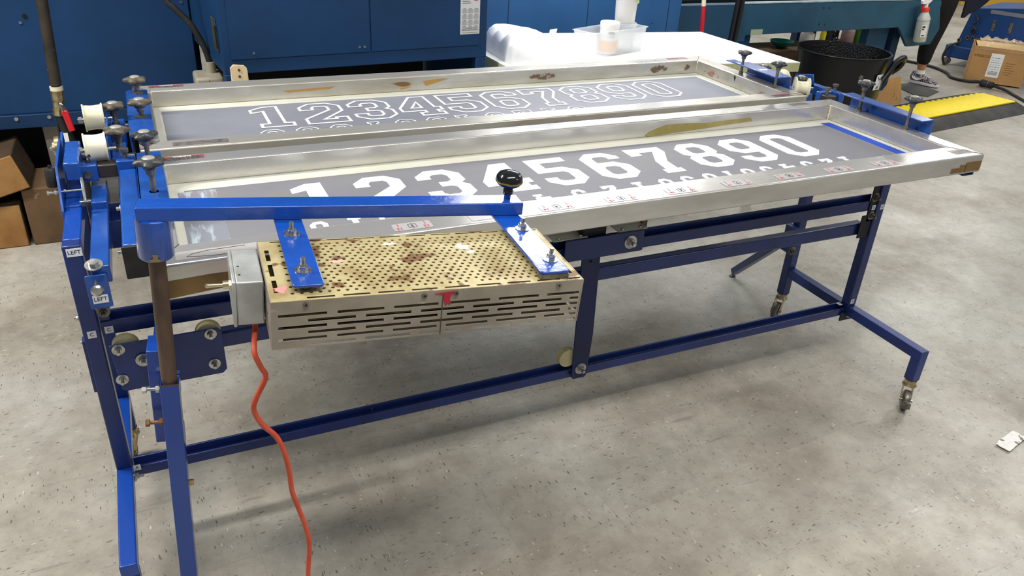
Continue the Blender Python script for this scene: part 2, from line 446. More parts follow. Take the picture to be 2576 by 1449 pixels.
# ------------------------------------------------------------------ floor
fb = MB(); v = fb.verts([(-14, -8, 0), (22, -8, 0), (22, 24, 0), (-14, 24, 0)]); fb.face(v)
me = bpy.data.meshes.new('floor'); fb.bm.to_mesh(me); me.materials.append(FLOOR)
floor = bpy.data.objects.new('floor', me); COL.objects.link(floor); floor['kind'] = 'structure'

# ------------------------------------------------------------------ press stand
XL, XR = -0.198, 2.236
TW = 0.036
stand = thing('press_stand', 'long navy and blue steel stand on casters carrying the two number screens', 'stand', (1.02, 1.75, 0))

def caster(parent, x, y, ztop, yaw, brake=False):
    M = Matrix.Translation((x, y, 0)) @ Matrix.Rotation(yaw, 4, 'Z')
    f = MB()
    f.cyl(M @ V((0, 0, ztop - .012)), M @ V((0, 0, ztop)), .020, n=20)
    f.cyl(M @ V((0, 0, ztop - .022)), M @ V((0, 0, ztop - .012)), .024, .018, n=20)
    f.prism([(.022, ztop - .02), (-.016, ztop - .02), (-.048, .030), (-.036, .020), (-.020, .032)], M @ frame_m((0, .0165, 0), (1, 0, 0), (0, 0, 1)), -.002)
    f.prism([(.022, ztop - .02), (-.016, ztop - .02), (-.048, .030), (-.036, .020), (-.020, .032)], M @ frame_m((0, -.0145, 0), (1, 0, 0), (0, 0, 1)), -.002)
    f.box((-.016, -.0165, ztop - .024), (.022, .0165, ztop - .02), M)
    c = obj('caster', f, BRASS, parent, smooth=True)
    wq = MB(); r = .036; cx = -.030
    wq.lathe(M @ V((cx, 0, r)), M.to_3x3() @ V((0, 1, 0)), [(.008, -.011), (r * .82, -.011), (r * .95, -.009), (r, -.004), (r, .004), (r * .95, .009), (r * .82, .011), (.008, .011)], n=32)
    obj('caster_wheel', wq, DULL, c, smooth=True)
    ax = MB(); ax.cyl(M @ V((cx, -.021, r)), M @ V((cx, .021, r)), .006, n=10)
    obj('axle', ax, STEEL, c, smooth=True)
    if brake:
        bk = MB(); bk.box((-.075, -.012, .045), (-.05, .012, .050), M); bk.box((-.078, -.012, .030), (-.072, .012, .050), M)
        obj('brake_pedal', bk, DULL, c)

def end_frame(X, ztop, side):
    f = MB(); h = TW / 2
    f.box((X - h, 1.405, .189), (X + h, 2.05, .225))
    o = obj('foot_bar', f, NAVY if side > 0 else BLUE, stand, bevel=.003)
    f = MB(); f.box((X - h, 1.405, .105), (X + h, 1.441, .190)); obj('foot_leg', f, NAVY, stand, bevel=.003)
    f = MB(); f.box((X - h, 1.735, .225), (X + h, 1.771, ztop)); obj('upright', f, NAVY, stand, bevel=.003)
    f = MB(); f.box((X - h, 2.05, .105), (X + h, 2.086, ztop)); obj('rear_upright', f, NAVY, stand, bevel=.003)
    caster(stand, X, 1.423, .105, .75 if side > 0 else .4, side > 0)
    caster(stand, X, 2.068, .105, .45 if side > 0 else 1.2)
end_frame(XL, .838, -1)
end_frame(XR, .80, 1)

def u_rail(name, x0, x1, y0, z0, zo, zi, wdt=.030, t=.006):
    prof = [(y0, z0), (y0 + wdt, z0), (y0 + wdt, zi), (y0 + wdt - t, zi), (y0 + wdt - t - .001, z0 + t + .012), (y0 + t + .001, z0 + t + .012), (y0 + t, zo), (y0, zo)]
    M = frame_m((x0, 0, 0), (0, 1, 0), (0, 0, 1))
    return obj(name, MB().prism(prof, M, x1 - x0), NAVY, stand, bevel=.0012)
u_rail('lower_rail', -.178, 2.216, 1.745, .185, .213, .225)
u_rail('upper_rail', -.178, 2.216, 1.745, .605, .640, .655)
f = MB(); f.box((.02, 1.752, .512), (2.20, 1.785, .556)); obj('middle_rail', f, NAVY, stand, bevel=.005)
# rear rails mirrored behind
f = MB(); f.box((-.178, 2.050, .765), (2.216, 2.054, .80)); obj('rear_rail', f, NAVY, stand, bevel=.001)

def plate(name, poly, y, th, m=NAVY, parent=stand, bevel=.001, **k):
    """plate in the xz plane, front face at y"""
    M = frame_m((0, y + th, 0), (1, 0, 0), (0, 0, 1))
    return obj(name, MB().prism(poly, M, th), m, parent, bevel=bevel, **k)
def rnd(x0, z0, x1, z1, r, n=4):
    P = []
    for cx, cz, a0 in ((x1 - r, z1 - r, 0), (x0 + r, z1 - r, 90), (x0 + r, z0 + r, 180), (x1 - r, z0 + r, 270)):
        for i in range(n + 1):
            a = math.radians(a0 + 90 * i / n); P.append((cx + r * math.cos(a), cz + r * math.sin(a)))
    return P
# left joint plate
plate('joint_plate', [(-.160, .480), (-.15, .474), (.062, .474), (.072, .484), (.072, .590), (.062, .600), (-.168, .600)], 1.700, .006)
for bx, bz in ((-.150, .588), (-.155, .508), (.047, .588), (.046, .505)): bolt(stand, (bx, 1.700, bz), (0, -1, 0), .0078)
bolt(stand, (-.104, 1.698, .552), (0, -1, 0), .0095)
for bx in (-.135, .043): pulley(stand, (bx, 1.722, .581), (0, 1, 0), .029, .022, name='rail_roller', m_=IVORYD)
# corner brackets, bolts and letter stickers
plate('corner_bracket', rnd(2.188, .565, 2.220, .705, .003), 1.741, .004, mat('dark_bracket', '23262e', .5, .3))
plate('corner_bracket', rnd(2.168, .505, 2.218, .590, .003), 1.741, .004, mat('dark_bracket', '23262e', .5, .3))
plate('corner_bracket', rnd(2.196, .165, 2.262, .200, .003), 1.400 + .338, .004, mat('dark_bracket', '23262e', .5, .3))
for p in ((2.203, 1.741, .655), (2.206, 1.741, .588), (2.240, 1.738, .188)): bolt(stand, p, (0, -1, 0), .0095, material=DULL)
plate('corner_bracket', rnd(-.176, .645, -.156, .71, .003), 1.741, .004, NAVY)
bolt(stand, (-.166, 1.741, .668), (0, -1, 0), .008, material=DULL)
bolt(stand, (-.178, 1.73, .198), (1, -.2, 0), .008)
for z in (.655, .59): bolt(stand, (-.216, 1.755, z), (-1, 0, 0), .006, shaft=.004)
FY = lambda x, y, z: frame_m((x, y, z), (1, 0, 0), (0, 0, 1))
sticker(stand, 'LEFT', FY(-.194, 1.7342, .823), .030, .019, .0125)
sticker(stand, 'C', FY(-.198, 1.7342, .618), .018, .018, .013)
sticker(stand, 'C', FY(-.163, 1.7442, .618), .018, .018, .013)
sticker(stand, 'A', FY(-.171, 1.7442, .212), .017, .017, .012)
sticker(stand, 'B', FY(2.231, 1.7342, .245), .016, .018, .012)
sticker(stand, 'A', frame_m((2.200, 1.760, .2262), (1, 0, 0), (0, 1, 0)), .015, .018, .011)
sticker(stand, 'D', FY(2.207, 1.7402, .617), .016, .018, .012)
sticker(stand, 'D', FY(2.240, 1.7342, .618), .016, .018, .012)

# middle hanger with head plate, roller and bolts
plate('hanger_arm', [(1.066, .192), (1.072, .186), (1.112, .186), (1.118, .194), (1.126, .34), (1.120, .62), (1.06, .62)], 1.730, .006, mat('dark_navy_plate', '18275a', .42, noise='152049', nscale=9))
plate('hanger_head', rnd(1.0, .606, 1.262, .672, .006), 1.728, .006)
bolt(stand, (1.216, 1.728, .640), (0, -1, 0), .012)
bolt(stand, (1.094, 1.730, .222), (0, -1, 0), .011)
obj('bolt_hole', MB().cyl((1.089, 1.7292, .596), (1.089, 1.7305, .596), .005), DARK, stand)
pulley(stand, (1.052, 1.752, .262), (0, 1, 0), .030, .024, name='rail_roller', m_=IVORYD)
# aluminium angle brackets above the head plate and a rubber stop
for (x0, x1) in ((.965, 1.075), (1.175, 1.275)):
    f = MB(); f.box((x0, 1.735, .672), (x1, 1.790, .675)); f.box((x0, 1.772, .675), (x1, 1.775, .705)); f.box((x0 + .02, 1.775, .672), (x1 - .02, 1.80, .72))
    a = obj('angle_bracket', f, mat('mill_aluminium', 'cfcdc8', .35, .45), stand, bevel=.001)
    for xs_ in (x0 + .02, x1 - .02): obj('screw_head', MB().cyl((xs_, 1.745, .675), (xs_, 1.745, .680), .006), STEEL, a, smooth=True)
f = MB(); f.lathe((1.20, 1.80, .705), (0, 0, 1), [(.012, -.03), (.03, -.005), (.034, .01), (.03, .03), (.012, .035)], n=24); obj('rubber_stop', f, BLACKR, stand, smooth=True)
f = MB(); f.box((1.06, 1.742, .66), (1.14, 1.80, .73)); obj('slide_block', f, mat('dark_bracket', '23262e', .5, .3), stand, bevel=.006)
f = MB(); f.box((1.275, 1.765, .655), (1.293, 1.775, .74)); obj('stop_tab', f, RUST, stand)
# rear outrigger on the right
f = MB(); f.bar((2.206, 2.085, .345), (2.272, 2.405, .030), .030, .030); ou = obj('outrigger', f, NAVY, stand, bevel=.003)
obj('levelling_foot', MB().cyl((2.277, 2.41, .0), (2.273, 2.40, .03), .006).cyl((2.278, 2.415, 0), (2.278, 2.415, .006), .014), DULL, ou, smooth=True)
f = MB(); f.box((2.190, 2.040, .30), (2.214, 2.092, .41)); obj('hinge_bracket', f, NAVY, stand, bevel=.002)
bolt(stand, (2.203, 2.04, .375), (0, -1, 0), .008, material=DULL); bolt(stand, (2.200, 2.04, .315), (0, -1, 0), .010, material=DULL)
f = MB(); f.box((2.254, 2.055, .30), (2.258, 2.08, .45)); obj('hinge_bracket', f, NAVY, stand, bevel=.001)
f = MB(); f.box((2.254, 1.74, .50), (2.258, 1.765, .62)); obj('hinge_bracket', f, NAVY, stand, bevel=.001)
f = MB(); f.box((-.222, 1.74, .46), (-.216, 1.765, .60)); obj('hinge_bracket', f, NAVY, stand, bevel=.001)
# top bars running back on the left
f = MB(); f.box((-.216, 1.7712, .802), (-.180, 1.965, .838)); obj('top_bar', f, BLUE, stand, bevel=.003)
f = MB(); f.bar((-.198, 1.955, .822), (-.196, 2.12, .835), .036, .040); obj('top_bar', f, BLUE, stand, bevel=.003)
f = MB(); f.box((2.218, 1.771, .764), (2.254, 2.05, .80)); obj('top_bar', f, NAVY, stand, bevel=.003)

# ------------------------------------------------------------------ screens
def seg_digit(ch):
    """block athletic numerals in a box 0..W x 0..1 ; returns (outer, [holes]) counter-clockwise-ish"""
    W = .62; t = .19; c = .17; th = .17
    D = {}
    D['1'] = ([(.10, .0), (.56, .0), (.56, .15), (.44, .15), (.44, 1.0), (.24, 1.0), (.04, .87), (.04, .72), (.22, .78), (.22, .15), (.10, .15)], [])
    D['2'] = ([(0, 0), (W, 0), (W, .24), (W - .17, .24), (W - .17, th), (.26, th), (W, .56), (W, 1 - c), (W - c, 1), (c, 1), (0, 1 - c), (0, .68), (t, .68), (t, .78), (.23, .84), (W - .23, .84), (W - t, .79), (W - t, .63), (0, .24)], [])
    D['3'] = ([(c, 0), (W - c, 0), (W, c), (W, .42), (W - .08, .5), (W, .58), (W, 1 - c), (W - c, 1), (c, 1), (0, 1 - c), (0, .70), (t, .70), (t, .78), (.24, .84), (W - .24, .84), (W - t, .78), (W - t, .62), (W - .25, .575), (.24, .575), (.24, .425), (W - .25, .425), (W - t, .38), (W - t, .21), (W - .24, .16), (.24, .16), (t, .21), (t, .30), (0, .30), (0, c)], [])
    D['4'] = ([(.24, 0), (W, 0), (W, .14), (W - .07, .14), (W - .07, .24), (W + .02, .24), (W + .02, .40), (W - .07, .40), (W - .07, 1), (.30, 1), (-.02, .42), (-.02, .24), (.34, .24), (.34, .14), (.24, .14)], [[(.17, .40), (.34, .40), (.34, .72)]])
    D['5'] = ([(c, 0), (W - c, 0), (W, c), (W, .48), (W - c, .64), (t, .64), (t, .83), (W - .02, .83), (W - .02, 1), (0, 1), (0, .48), (W - .24, .48), (W - t, .43), (W - t, .21), (W - .24, .16), (.24, .16), (t, .21), (t, .30), (0, .30), (0, c)], [])
    D['6'] = ([(c, 0), (W - c, 0), (W, c), (W, .46), (W - c, .62), (t, .62), (t, .79), (.24, .84), (W - .24, .84), (W - t, .79), (W - t, .72), (W, .72), (W, 1 - c), (W - c, 1), (c, 1), (0, 1 - c), (0, c)], [[(.24, .16), (W - .24, .16), (W - t, .21), (W - t, .41), (W - .24, .46), (.24, .46), (t, .41), (t, .21)]])
    D['9'] = ([(W - x, 1 - y) for x, y in D['6'][0]], [[(W - x, 1 - y) for x, y in D['6'][1][0]]])
    D['7'] = ([(.14, 0), (.46, 0), (.46, .14), (.40, .14), (.42, .42), (W, .78), (W, 1), (0, 1), (0, .72), (t, .72), (t, .83), (W - t, .83), (.24, .46), (.20, .14), (.14, .14)], [])
    D['8'] = ([(c, 0), (W - c, 0), (W, c), (W, .42), (W - .08, .5), (W, .58), (W, 1 - c), (W - c, 1), (c, 1), (0, 1 - c), (0, .58), (.08, .5), (0, .42), (0, c)],
              [[(.24, .16), (W - .24, .16), (W - t, .21), (W - t, .38), (W - .24, .425), (.24, .425), (t, .38), (t, .21)], [(.24, .575), (W - .24, .575), (W - t, .62), (W - t, .79), (W - .24, .84), (.24, .84), (t, .79), (t, .62)]])
    D['0'] = ([(c, 0), (W - c, 0), (W, c), (W, 1 - c), (W - c, 1), (c, 1), (0, 1 - c), (0, c)], [[(.24, .16), (W - .24, .16), (W - t, .21), (W - t, .79), (W - .24, .84), (.24, .84), (t, .79), (t, .21)]])
    return D[ch]

def clip_y(poly, y0):
    out = []
    for a, b in zip(poly, poly[1:] + poly[:1]):
        ia, ib = a[1] >= y0, b[1] >= y0
        if ia: out.append(a)
        if ia != ib:
            t = (y0 - a[1]) / (b[1] - a[1]); out.append((a[0] + t * (b[0] - a[0]), y0))
    return out

def digit_solid(ch, M):
    """filled numeral as a thin sheet (curve fill turned into a mesh)"""
    outer, holes = seg_digit(ch)
    cu = bpy.data.curves.new('d', 'CURVE'); cu.dimensions = '2D'; cu.fill_mode = 'BOTH'; cu.extrude = .0006
    for poly in [outer] + holes:
        s = cu.splines.new('POLY'); s.points.add(len(poly) - 1); s.use_cyclic_u = True
        for p, q in zip(s.points, poly): p.co = (q[0], q[1], 0, 1)
    o = bpy.data.objects.new('d', cu); COL.objects.link(o)
    dg = bpy.context.evaluated_depsgraph_get(); dg.update()
    me = bpy.data.meshes.new_from_object(o.evaluated_get(dg))
    bm = bmesh.new(); bm.from_mesh(me); bmesh.ops.transform(bm, matrix=M, verts=bm.verts)
    bpy.data.objects.remove(o); bpy.data.curves.remove(cu); bpy.data.meshes.remove(me)
    return bm

def digit_outline(ch, M, t=.028, zmin=None):
    """numeral drawn as a ribbon along its contour"""
    outer, holes = seg_digit(ch)
    bm = bmesh.new()
    for poly in [outer] + holes:
        n = len(poly); rows = []
        for i in range(n):
            p0, p1, p2 = V(poly[i - 1]), V(poly[i]), V(poly[(i + 1) % n])
            d1 = (p1 - p0).normalized(); d2 = (p2 - p1).normalized()
            n1 = V((-d1.y, d1.x)); n2 = V((-d2.y, d2.x)); nn = (n1 + n2)
            if nn.length < 1e-3: nn = n1
            nn.normalize(); k = t / 2 / max(.45, nn.dot(n1))
            rows.append([bm.verts.new(M @ V((p1.x + s * nn.x * k, p1.y + s * nn.y * k, .0008))) for s in (-1, 1)])
        for i in range(n):
            a, b = rows[i], rows[(i + 1) % n]
            try: bm.faces.new([a[0], b[0], b[1], a[1]])
            except ValueError: pass
    return bm

def screen(label, x0, x1, y0, y1, ztop, wall_l, wall_r, wall_f, wall_b, hgt, m_frame):
    t = thing('printing_screen', label, 'screen', ((x0 + x1) / 2, (y0 + y1) / 2, ztop - hgt))
    ix0, ix1, iy0, iy1 = x0 + wall_l, x1 - wall_r, y0 + wall_f, y1 - wall_b
    z0 = ztop - hgt
    mb = MB()
    o = [(x0, y0), (x1, y0), (x1, y1), (x0, y1)]; i_ = [(ix0, iy0), (ix1, iy0), (ix1, iy1), (ix0, iy1)]
    ob, ot = mb.verts([(p[0], p[1], z0) for p in o]), mb.verts([(p[0], p[1], ztop) for p in o])
    ib, it = mb.verts([(p[0], p[1], z0) for p in i_]), mb.verts([(p[0], p[1], ztop) for p in i_])
    for k in range(4):
        j = (k + 1) % 4
        mb.face([ob[k], ob[j], ot[j], ot[k]]); mb.face([ib[j], ib[k], it[k], it[j]])
        mb.face([ot[k], ot[j], it[j], it[k]]); mb.face([ob[j], ob[k], ib[k], ib[j]])
    obj('frame', mb, m_frame, t, bevel=.004)
    # weld seams at the corners
    for (ax, ay), (bx, by) in zip(o, i_):
        wb = MB(); wb.tube([(ax + (bx - ax) * .06, ay + (by - ay) * .06, ztop + .0002), (bx, by, ztop + .0002)], .0012, n=6)
        obj('weld_seam', wb, DULL, t)
    return t, (ix0, ix1, iy0, iy1, z0)

# front screen
ZT = .900
fs, (a0, a1, b0, b1, zb) = screen('front aluminium screen with solid white numerals 1234567890', -.045, 2.250, 1.450, 2.080, ZT, .055, .056, .088, .060, .055, ALU)
zm = zb + .001
mb = MB().box((a0 - .002, b0 - .002, zb - .001), (a1 + .002, b1 + .002, zm)); mesh = obj('screen_mesh', mb, MESH, fs)
mb = MB().box((.045, b0 - .001, zm), (2.125, 1.965, zm + .0006)); obj('emulsion', mb, EMUL, fs, label='grey stencil emulsion')
D0 = zm + .0012
pitch = (1.875 - .31 - .135) / 9
for i, ch in enumerate('1234567890'):
    M = Matrix.Translation((.280 + i * .1660, 1.716, D0)) @ Matrix.Diagonal((.202, .208, 1, 1))
    obj('stencil_numeral', digit_solid(ch, M), MESHL, fs)
# small numerals of the second row, turned round; their feet run under the front tube
small = [('1', 1.918), ('2', 1.845), ('3', 1.765), ('4', 1.690), ('5', 1.610), ('6', 1.540), ('7', 1.472), ('8', 1.405), ('9', 1.330), ('0', 1.257), ('1', 1.172), ('2', 1.080), ('3', .985), ('4', .880), ('5', .79), ('6', .70), ('7', .62), ('8', .54), ('9', .47), ('1', .395), ('0', .310)]
hs, ws = .085, .066
for ch, x in small:
    M = Matrix.Translation((x, 1.681, D0)) @ Matrix.Rotation(PI, 4, 'Z') @ Matrix.Diagonal((ws, hs, 1, 1)) @ Matrix.Translation((-.31, 0, 0))
    bm = digit_solid(ch, M)
    g = bm.verts[:] + bm.edges[:] + bm.faces[:]
    bmesh.ops.bisect_plane(bm, geom=g, plane_co=(0, b0 + .002, 0), plane_no=(0, -1, 0), clear_outer=True)
    obj('small_numeral', bm, MESHL, fs)
# tape, coated strip at the left end, resin lines
mb = MB().box((2.128, b0 + .03, zm + .0005), (2.168, b1 - .035, zm + .0012)); obj('tape_strip', mb, BTAPE, fs, bevel=.0003, label='blue masking tape strip')
mb = MB().prism([(.030, 1.528), (.045, 1.524), (.075, 1.530), (.098, 1.524), (.104, 1.534), (.086, 1.545), (.068, 1.540), (.055, 1.547), (.036, 1.541)], Matrix.Translation((0, 0, zm + .001)), .0025)
obj('tape_scrap', mb, BTAPE, fs, label='torn scrap of blue tape')
COAT = mat('filler_coat', '868992', .3, noise='b4c2c8', nscale=7, nlo=.52, nhi=.64, stretch=(6, 1, 1))
mb = MB().box((.030, b0 + .01, zm + .0005), (.118, 1.955, zm + .0011)); obj('filler_strip', mb, COAT, fs, label='streaky pale blocking filler')
mb = MB().prism([(1.42, .006), (1.435, .018), (1.475, .030), (1.50, .036), (1.60, .034), (1.66, .030), (1.84, .034), (1.85, .022), (1.74, .017), (1.66, .012), (1.56, .008), (1.43, .003)], frame_m((0, b1 - .0004, zb), (1, 0, 0), (0, 0, 1)), .0006)
obj('glue_stain', mb, OLTAPE, fs, label='olive smear on the inner wall')
mb = MB()
for k, (xa, xb, z0_, z1_) in enumerate(((2.12, 2.155, .853, .868), (2.155, 2.18, .852, .876), (2.178, 2.245, .852, .882))):
    mb.box((xa, 1.4490, z0_), (xb, 1.4500, z1_))
obj('tape_patch', mb, BRTAPE, fs)
mb = MB().prism([(-.045, .828), (.06, .836), (.105, .838), (.165, .848), (.165, .868), (.06, .870), (-.045, .866)], frame_m((0, 1.4498, 0), (1, 0, 0), (0, 0, 1)), .0008)
obj('tape_patch', mb, BRTAPE, fs, label='brown tape hanging under the corner')
# number labels along the front tube (read from the other side)
def scale_label(x, n, num):
    w_, h_ = .086, .036
    M = frame_m((x, 1.481, ZT + .0004), (-1, 0.0, 0), (0, -1, 0))
    mbx = MB().prism([(p[0], p[1]) for p in rnd(-w_ / 2, -h_ / 2, w_ / 2, h_ / 2, .006)], M, .0005)
    s = obj('number_label', mbx, GREYLAB, fs)
    M2 = M @ Matrix.Translation((0, 0, .0006))
    if num:
        for sx_ in (-1, 1):
            obj('lettering', text_bm(num, .014, M2 @ Matrix.Translation((sx_ * .030, .008, 0)), bold=.0003), INKR, s)
        for xr in (-.03, .03): obj('red_rule', MB().box((xr - .0008, -.016, 0), (xr + .0008, -.001, .0002), M2), INKR, s)
        bx = MB()
        for (p, q) in (((-.009, -.009), (.009, -.0080)), ((-.009, .008), (.009, .009)), ((-.009, -.009), (-.008, .009)), ((.008, -.009), (.009, .009)), ((-.0005, .009), (.0005, .014)), ((-.0005, -.014), (.0005, -.009))):
            bx.box((p[0], p[1], 0), (q[0], q[1], .0002), M2)
        obj('black_square', bx, INK, s)
        obj('lettering', text_bm(num[-1], .013, M2, bold=.0004), INK, s)
for k, num in enumerate(('12', '', '14', '15', '16', '17', '18', '19', '20')):
    scale_label(.474 + k * .1745, k, num)
def etched(parent, x, y, z, wd, ht, lines=3, red=False, rot=0, word=None):
    M = Matrix.Translation((x, y, z)) @ Matrix.Rotation(rot, 4, 'Z')
    s = obj('maker_plate', MB().prism(rnd(-wd / 2, -ht / 2, wd / 2, ht / 2, .003), M, .0006), mat('etched_plate', 'a8a29e', .35, .6, noise='77706c', nscale=60, stretch=(1, 3, 1)), parent)
    mbx = MB(); random.seed(int(x * 1000) + 5)
    for k in range(lines):
        yy = -ht * .32 + ht * .42 * k / max(1, lines - 1); xx = -wd * .42
        while xx < wd * .38:
            l = random.uniform(.004, .012); mbx.box((xx, yy, .0006), (min(xx + l, wd * .42), yy + ht * .07, .0008), M); xx += l + .003
    if lines: obj('small_print', mbx, INK, s)
    if red:
        obj('red_band', MB().box((-wd * .46, ht * .22, .0006), (wd * .46, ht * .44, .0008), M), INKR, s)
    if word: obj('lettering', text_bm(word, ht * .30, M @ Matrix.Translation((0, ht * .32, .0010)), bold=.0003), WHITE, s)
etched(fs, 2.195, 1.492, ZT, .075, .034, 3)
etched(fs, 2.075, 2.055, ZT, .085, .028, 3)
etched(fs, .055, 2.055, ZT, .105, .030, 3, red=True, word='WARNING')
mb = MB(); pts = [(.13, 1.497), (.06, 1.495), (.03, 1.488), (.02, 1.478), (.06, 1.470), (.15, 1.468)]
mb.tube([(p[0] + .0, p[1] - .002, ZT + .0002) for p in pts], .0009, n=5); obj('pen_scribble', mb, INK, fs)
mb = MB().prism([(p[0], p[1]) for p in rnd(.0, 1.466, .165, 1.502, .006)], Matrix.Translation((0, 0, ZT)), .0004); obj('worn_label', mb, mat('faded_film', 'a9a6a4', .4), fs)
mb = MB(); random.seed(3)
for k in range(26):
    z_ = zb + .003 + k * .0019; mb.sphere((a1 - .003 + random.uniform(-.002, .002), b1 - .003, z_), .0032, n=8)
obj('weld_bead', mb, mat('weld_flux', 'd9d3bd', .6), fs, smooth=True)

# rear screen
rs_, (c0, c1, d0, d1, zb2) = screen('rear aluminium screen with outlined numerals, nearer the blue cabinets', -.040, 2.195, 2.138, 2.800, ZT, .050, .058, .070, .072, .055, ALUO)
zm2 = zb2 + .001
obj('screen_mesh', MB().box((c0 - .002, d0 - .002, zb2 - .001), (c1 + .002, d1 + .002, zm2)), MESH, rs_)
obj('emulsion', MB().box((.032, d0 - .001, zm2), (2.095, 2.672, zm2 + .0006)), EMULR, rs_, label='blue grey stencil emulsion')
D1 = zm2 + .0008
x1p = 0.302; pr = (1.795 - .302) / 9
for i, ch in enumerate('1234567890'):
    M = Matrix.Translation((.285 + i * .1620, 2.425, D1)) @ Matrix.Diagonal((.212, .218, 1, 1))
    obj('stencil_outline', digit_outline(ch, M, .047), MESHL, rs_)
for i, ch in enumerate('09876543210'):
    M = Matrix.Translation((.325 + i * .104, 2.395, D1)) @ Matrix.Rotation(PI, 4, 'Z') @ Matrix.Diagonal((.105, .115, 1, 1)) @ Matrix.Translation((-.31, 0, 0))
    bm = digit_outline(ch, M, .05)
    bmesh.ops.bisect_plane(bm, geom=bm.verts[:] + bm.edges[:] + bm.faces[:], plane_co=(0, d0 + .002, 0), plane_no=(0, -1, 0), clear_outer=True)
    obj('small_outline', bm, MESHL, rs_)
etched(rs_, .06, 2.772, ZT, .105, .028, 2, red=True, word='WARNING')
etched(rs_, 2.06, 2.772, ZT, .100, .026, 2, red=True)
etched(rs_, 2.10, 2.165, ZT, .090, .028, 3, red=True)
etched(rs_, .11, 2.168, ZT, .140, .030, 0)
mb = MB()
for P in ([(.93, .862), (1.02, .884), (.99, .886), (.92, .880)], [(.83, .853), (.88, .862), (.84, .860)], [(.42, .875), (.60, .880), (.58, .872), (.44, .868)]):
    obj('tape_residue', MB().prism(P, frame_m((0, d1 - .0004, 0), (1, 0, 0), (0, 0, 1)), .0006), mat('yellowed_tape', 'b28a4a', .4), rs_)
def blotch(name, col, scale=22, lo=.46, hi=.60, axes=(0, 2)):
    """dried ink: the stain's own ragged outline comes from noise and fades out towards the patch border"""
    mt = mat(name, col, .55); nt = mt.node_tree; b = nt.nodes['Principled BSDF']; L = nt.links.new
    tc = node(nt, 'ShaderNodeTexCoord'); n = node(nt, 'ShaderNodeTexNoise', inp={'Scale': scale, 'Detail': 5.0, 'Roughness': .65}); L(tc.outputs['Object'], n.inputs['Vector'])
    sp = node(nt, 'ShaderNodeSeparateXYZ'); L(tc.outputs['Generated'], sp.inputs[0]); ds = []
    for a in axes:
        pp = node(nt, 'ShaderNodeMath', operation='PINGPONG'); L(sp.outputs[a], pp.inputs[0]); pp.inputs[1].default_value = .5; ds.append(pp.outputs[0])
    mn = node(nt, 'ShaderNodeMath', operation='MULTIPLY'); L(ds[0], mn.inputs[0]); L(ds[1], mn.inputs[1])
    mr = node(nt, 'ShaderNodeMapRange', inp={'From Min': 0.0, 'From Max': .12, 'To Min': -.30, 'To Max': .06}); L(mn.outputs[0], mr.inputs[0])
    ad = node(nt, 'ShaderNodeMath', operation='ADD'); L(n.outputs['Fac'], ad.inputs[0]); L(mr.outputs[0], ad.inputs[1])
    r = ramp(nt, [(lo, (0, 0, 0, 1)), (hi, (1, 1, 1, 1))]); L(ad.outputs[0], r.inputs[0]); L(r.outputs[0], b.inputs['Alpha'])
    return mt
STAIN = blotch('ink_stain', '7d624c', 34, .50, .68)
PINKST = blotch('pink_stain', 'a97a68', 30, .50, .70, axes=(1, 2)); YST = blotch('yellow_stain', 'a8924a', 26, axes=(1, 2))
mb = MB()
for P in ([(1.86, .848), (2.02, .848), (2.02, .898), (1.86, .898)], [(2.04, .848), (2.12, .848), (2.12, .898), (2.04, .898)], [(1.30, .85), (1.52, .85), (1.52, .89), (1.30, .89)]):
    obj('ink_smear', MB().prism(P, frame_m((0, d1 - .0004, 0), (1, 0, 0), (0, 0, 1)), .0006), STAIN, rs_)
mb = MB()
for P in ([(2.72, .847), (2.72, .885), (2.50, .885), (2.50, .847)], [(2.36, .847), (2.36, .880), (2.21, .880), (2.21, .847)]):
    obj('pink_ink_smear', MB().prism(P, frame_m((c1 + .0002, 0, 0), (0, 1, 0), (0, 0, 1)), -.0006), PINKST, rs_)
obj('ink_drip', MB().prism([(2.478, .872), (2.486, .890), (2.482, .895), (2.473, .888)], frame_m((c1 + .0002, 0, 0), (0, 1, 0), (0, 0, 1)), -.0008), INK, rs_)

# ------------------------------------------------------------------ spot heater on its swing arm
def tilt_frame(a, b, yaw):
    u = V((a, b, 1)).normalized(); x = V((math.cos(yaw), math.sin(yaw), 0)); x = (x - x.dot(u) * u).normalized()
    return x, u.cross(x), u
S0 = V((-.0536, 1.5603, .5757))
ax_, ay_, au = tilt_frame(.0671, -.0118, -.1079)
bx_, by_, bu = tilt_frame(.0671, -.0118, -.0584)
def fm(o, x, y, z): return Matrix(((x.x, y.x, z.x, o.x), (x.y, y.y, z.y, o.y), (x.z, y.z, z.z, o.z), (0, 0, 0, 1)))
MP = fm(S0, ax_, ay_, au)                     # post frame, origin at the socket mouth
OB = S0 + bu * .3661 + bx_ * .1851 - by_ * .3466
MBX = fm(OB, bx_, by_, bu)                    # heater frame, origin at its front left top corner
dry = thing('spot_heater', 'perforated tan flash heater box hung from a glossy blue swing arm', 'heater', (S0.x - .04, S0.y, 0))
hs_ = .019
def hollow(name, h, z0, z1, t, m_, parent, M, cx=0, cy=0):
    mb = MB()
    for (l, r) in (((cx - h, cy - h), (cx + h, cy - h + t)), ((cx - h, cy + h - t), (cx + h, cy + h)), ((cx - h, cy - h + t), (cx - h + t, cy + h - t)), ((cx + h - t, cy - h + t), (cx + h, cy + h - t))):
        mb.box((l[0], l[1], z0), (r[0], r[1], z1), M)
    return obj(name, mb, m_, parent)
zfoot = -(.1544 + S0.z) / au.z + .004
mb = MB(); hh = hs_; t_ = .003
ro = [[V(p) for p in ((-hh, -hh, z), (hh, -hh, z), (hh, hh, z), (-hh, hh, z))] for z in (zfoot, -.003)]
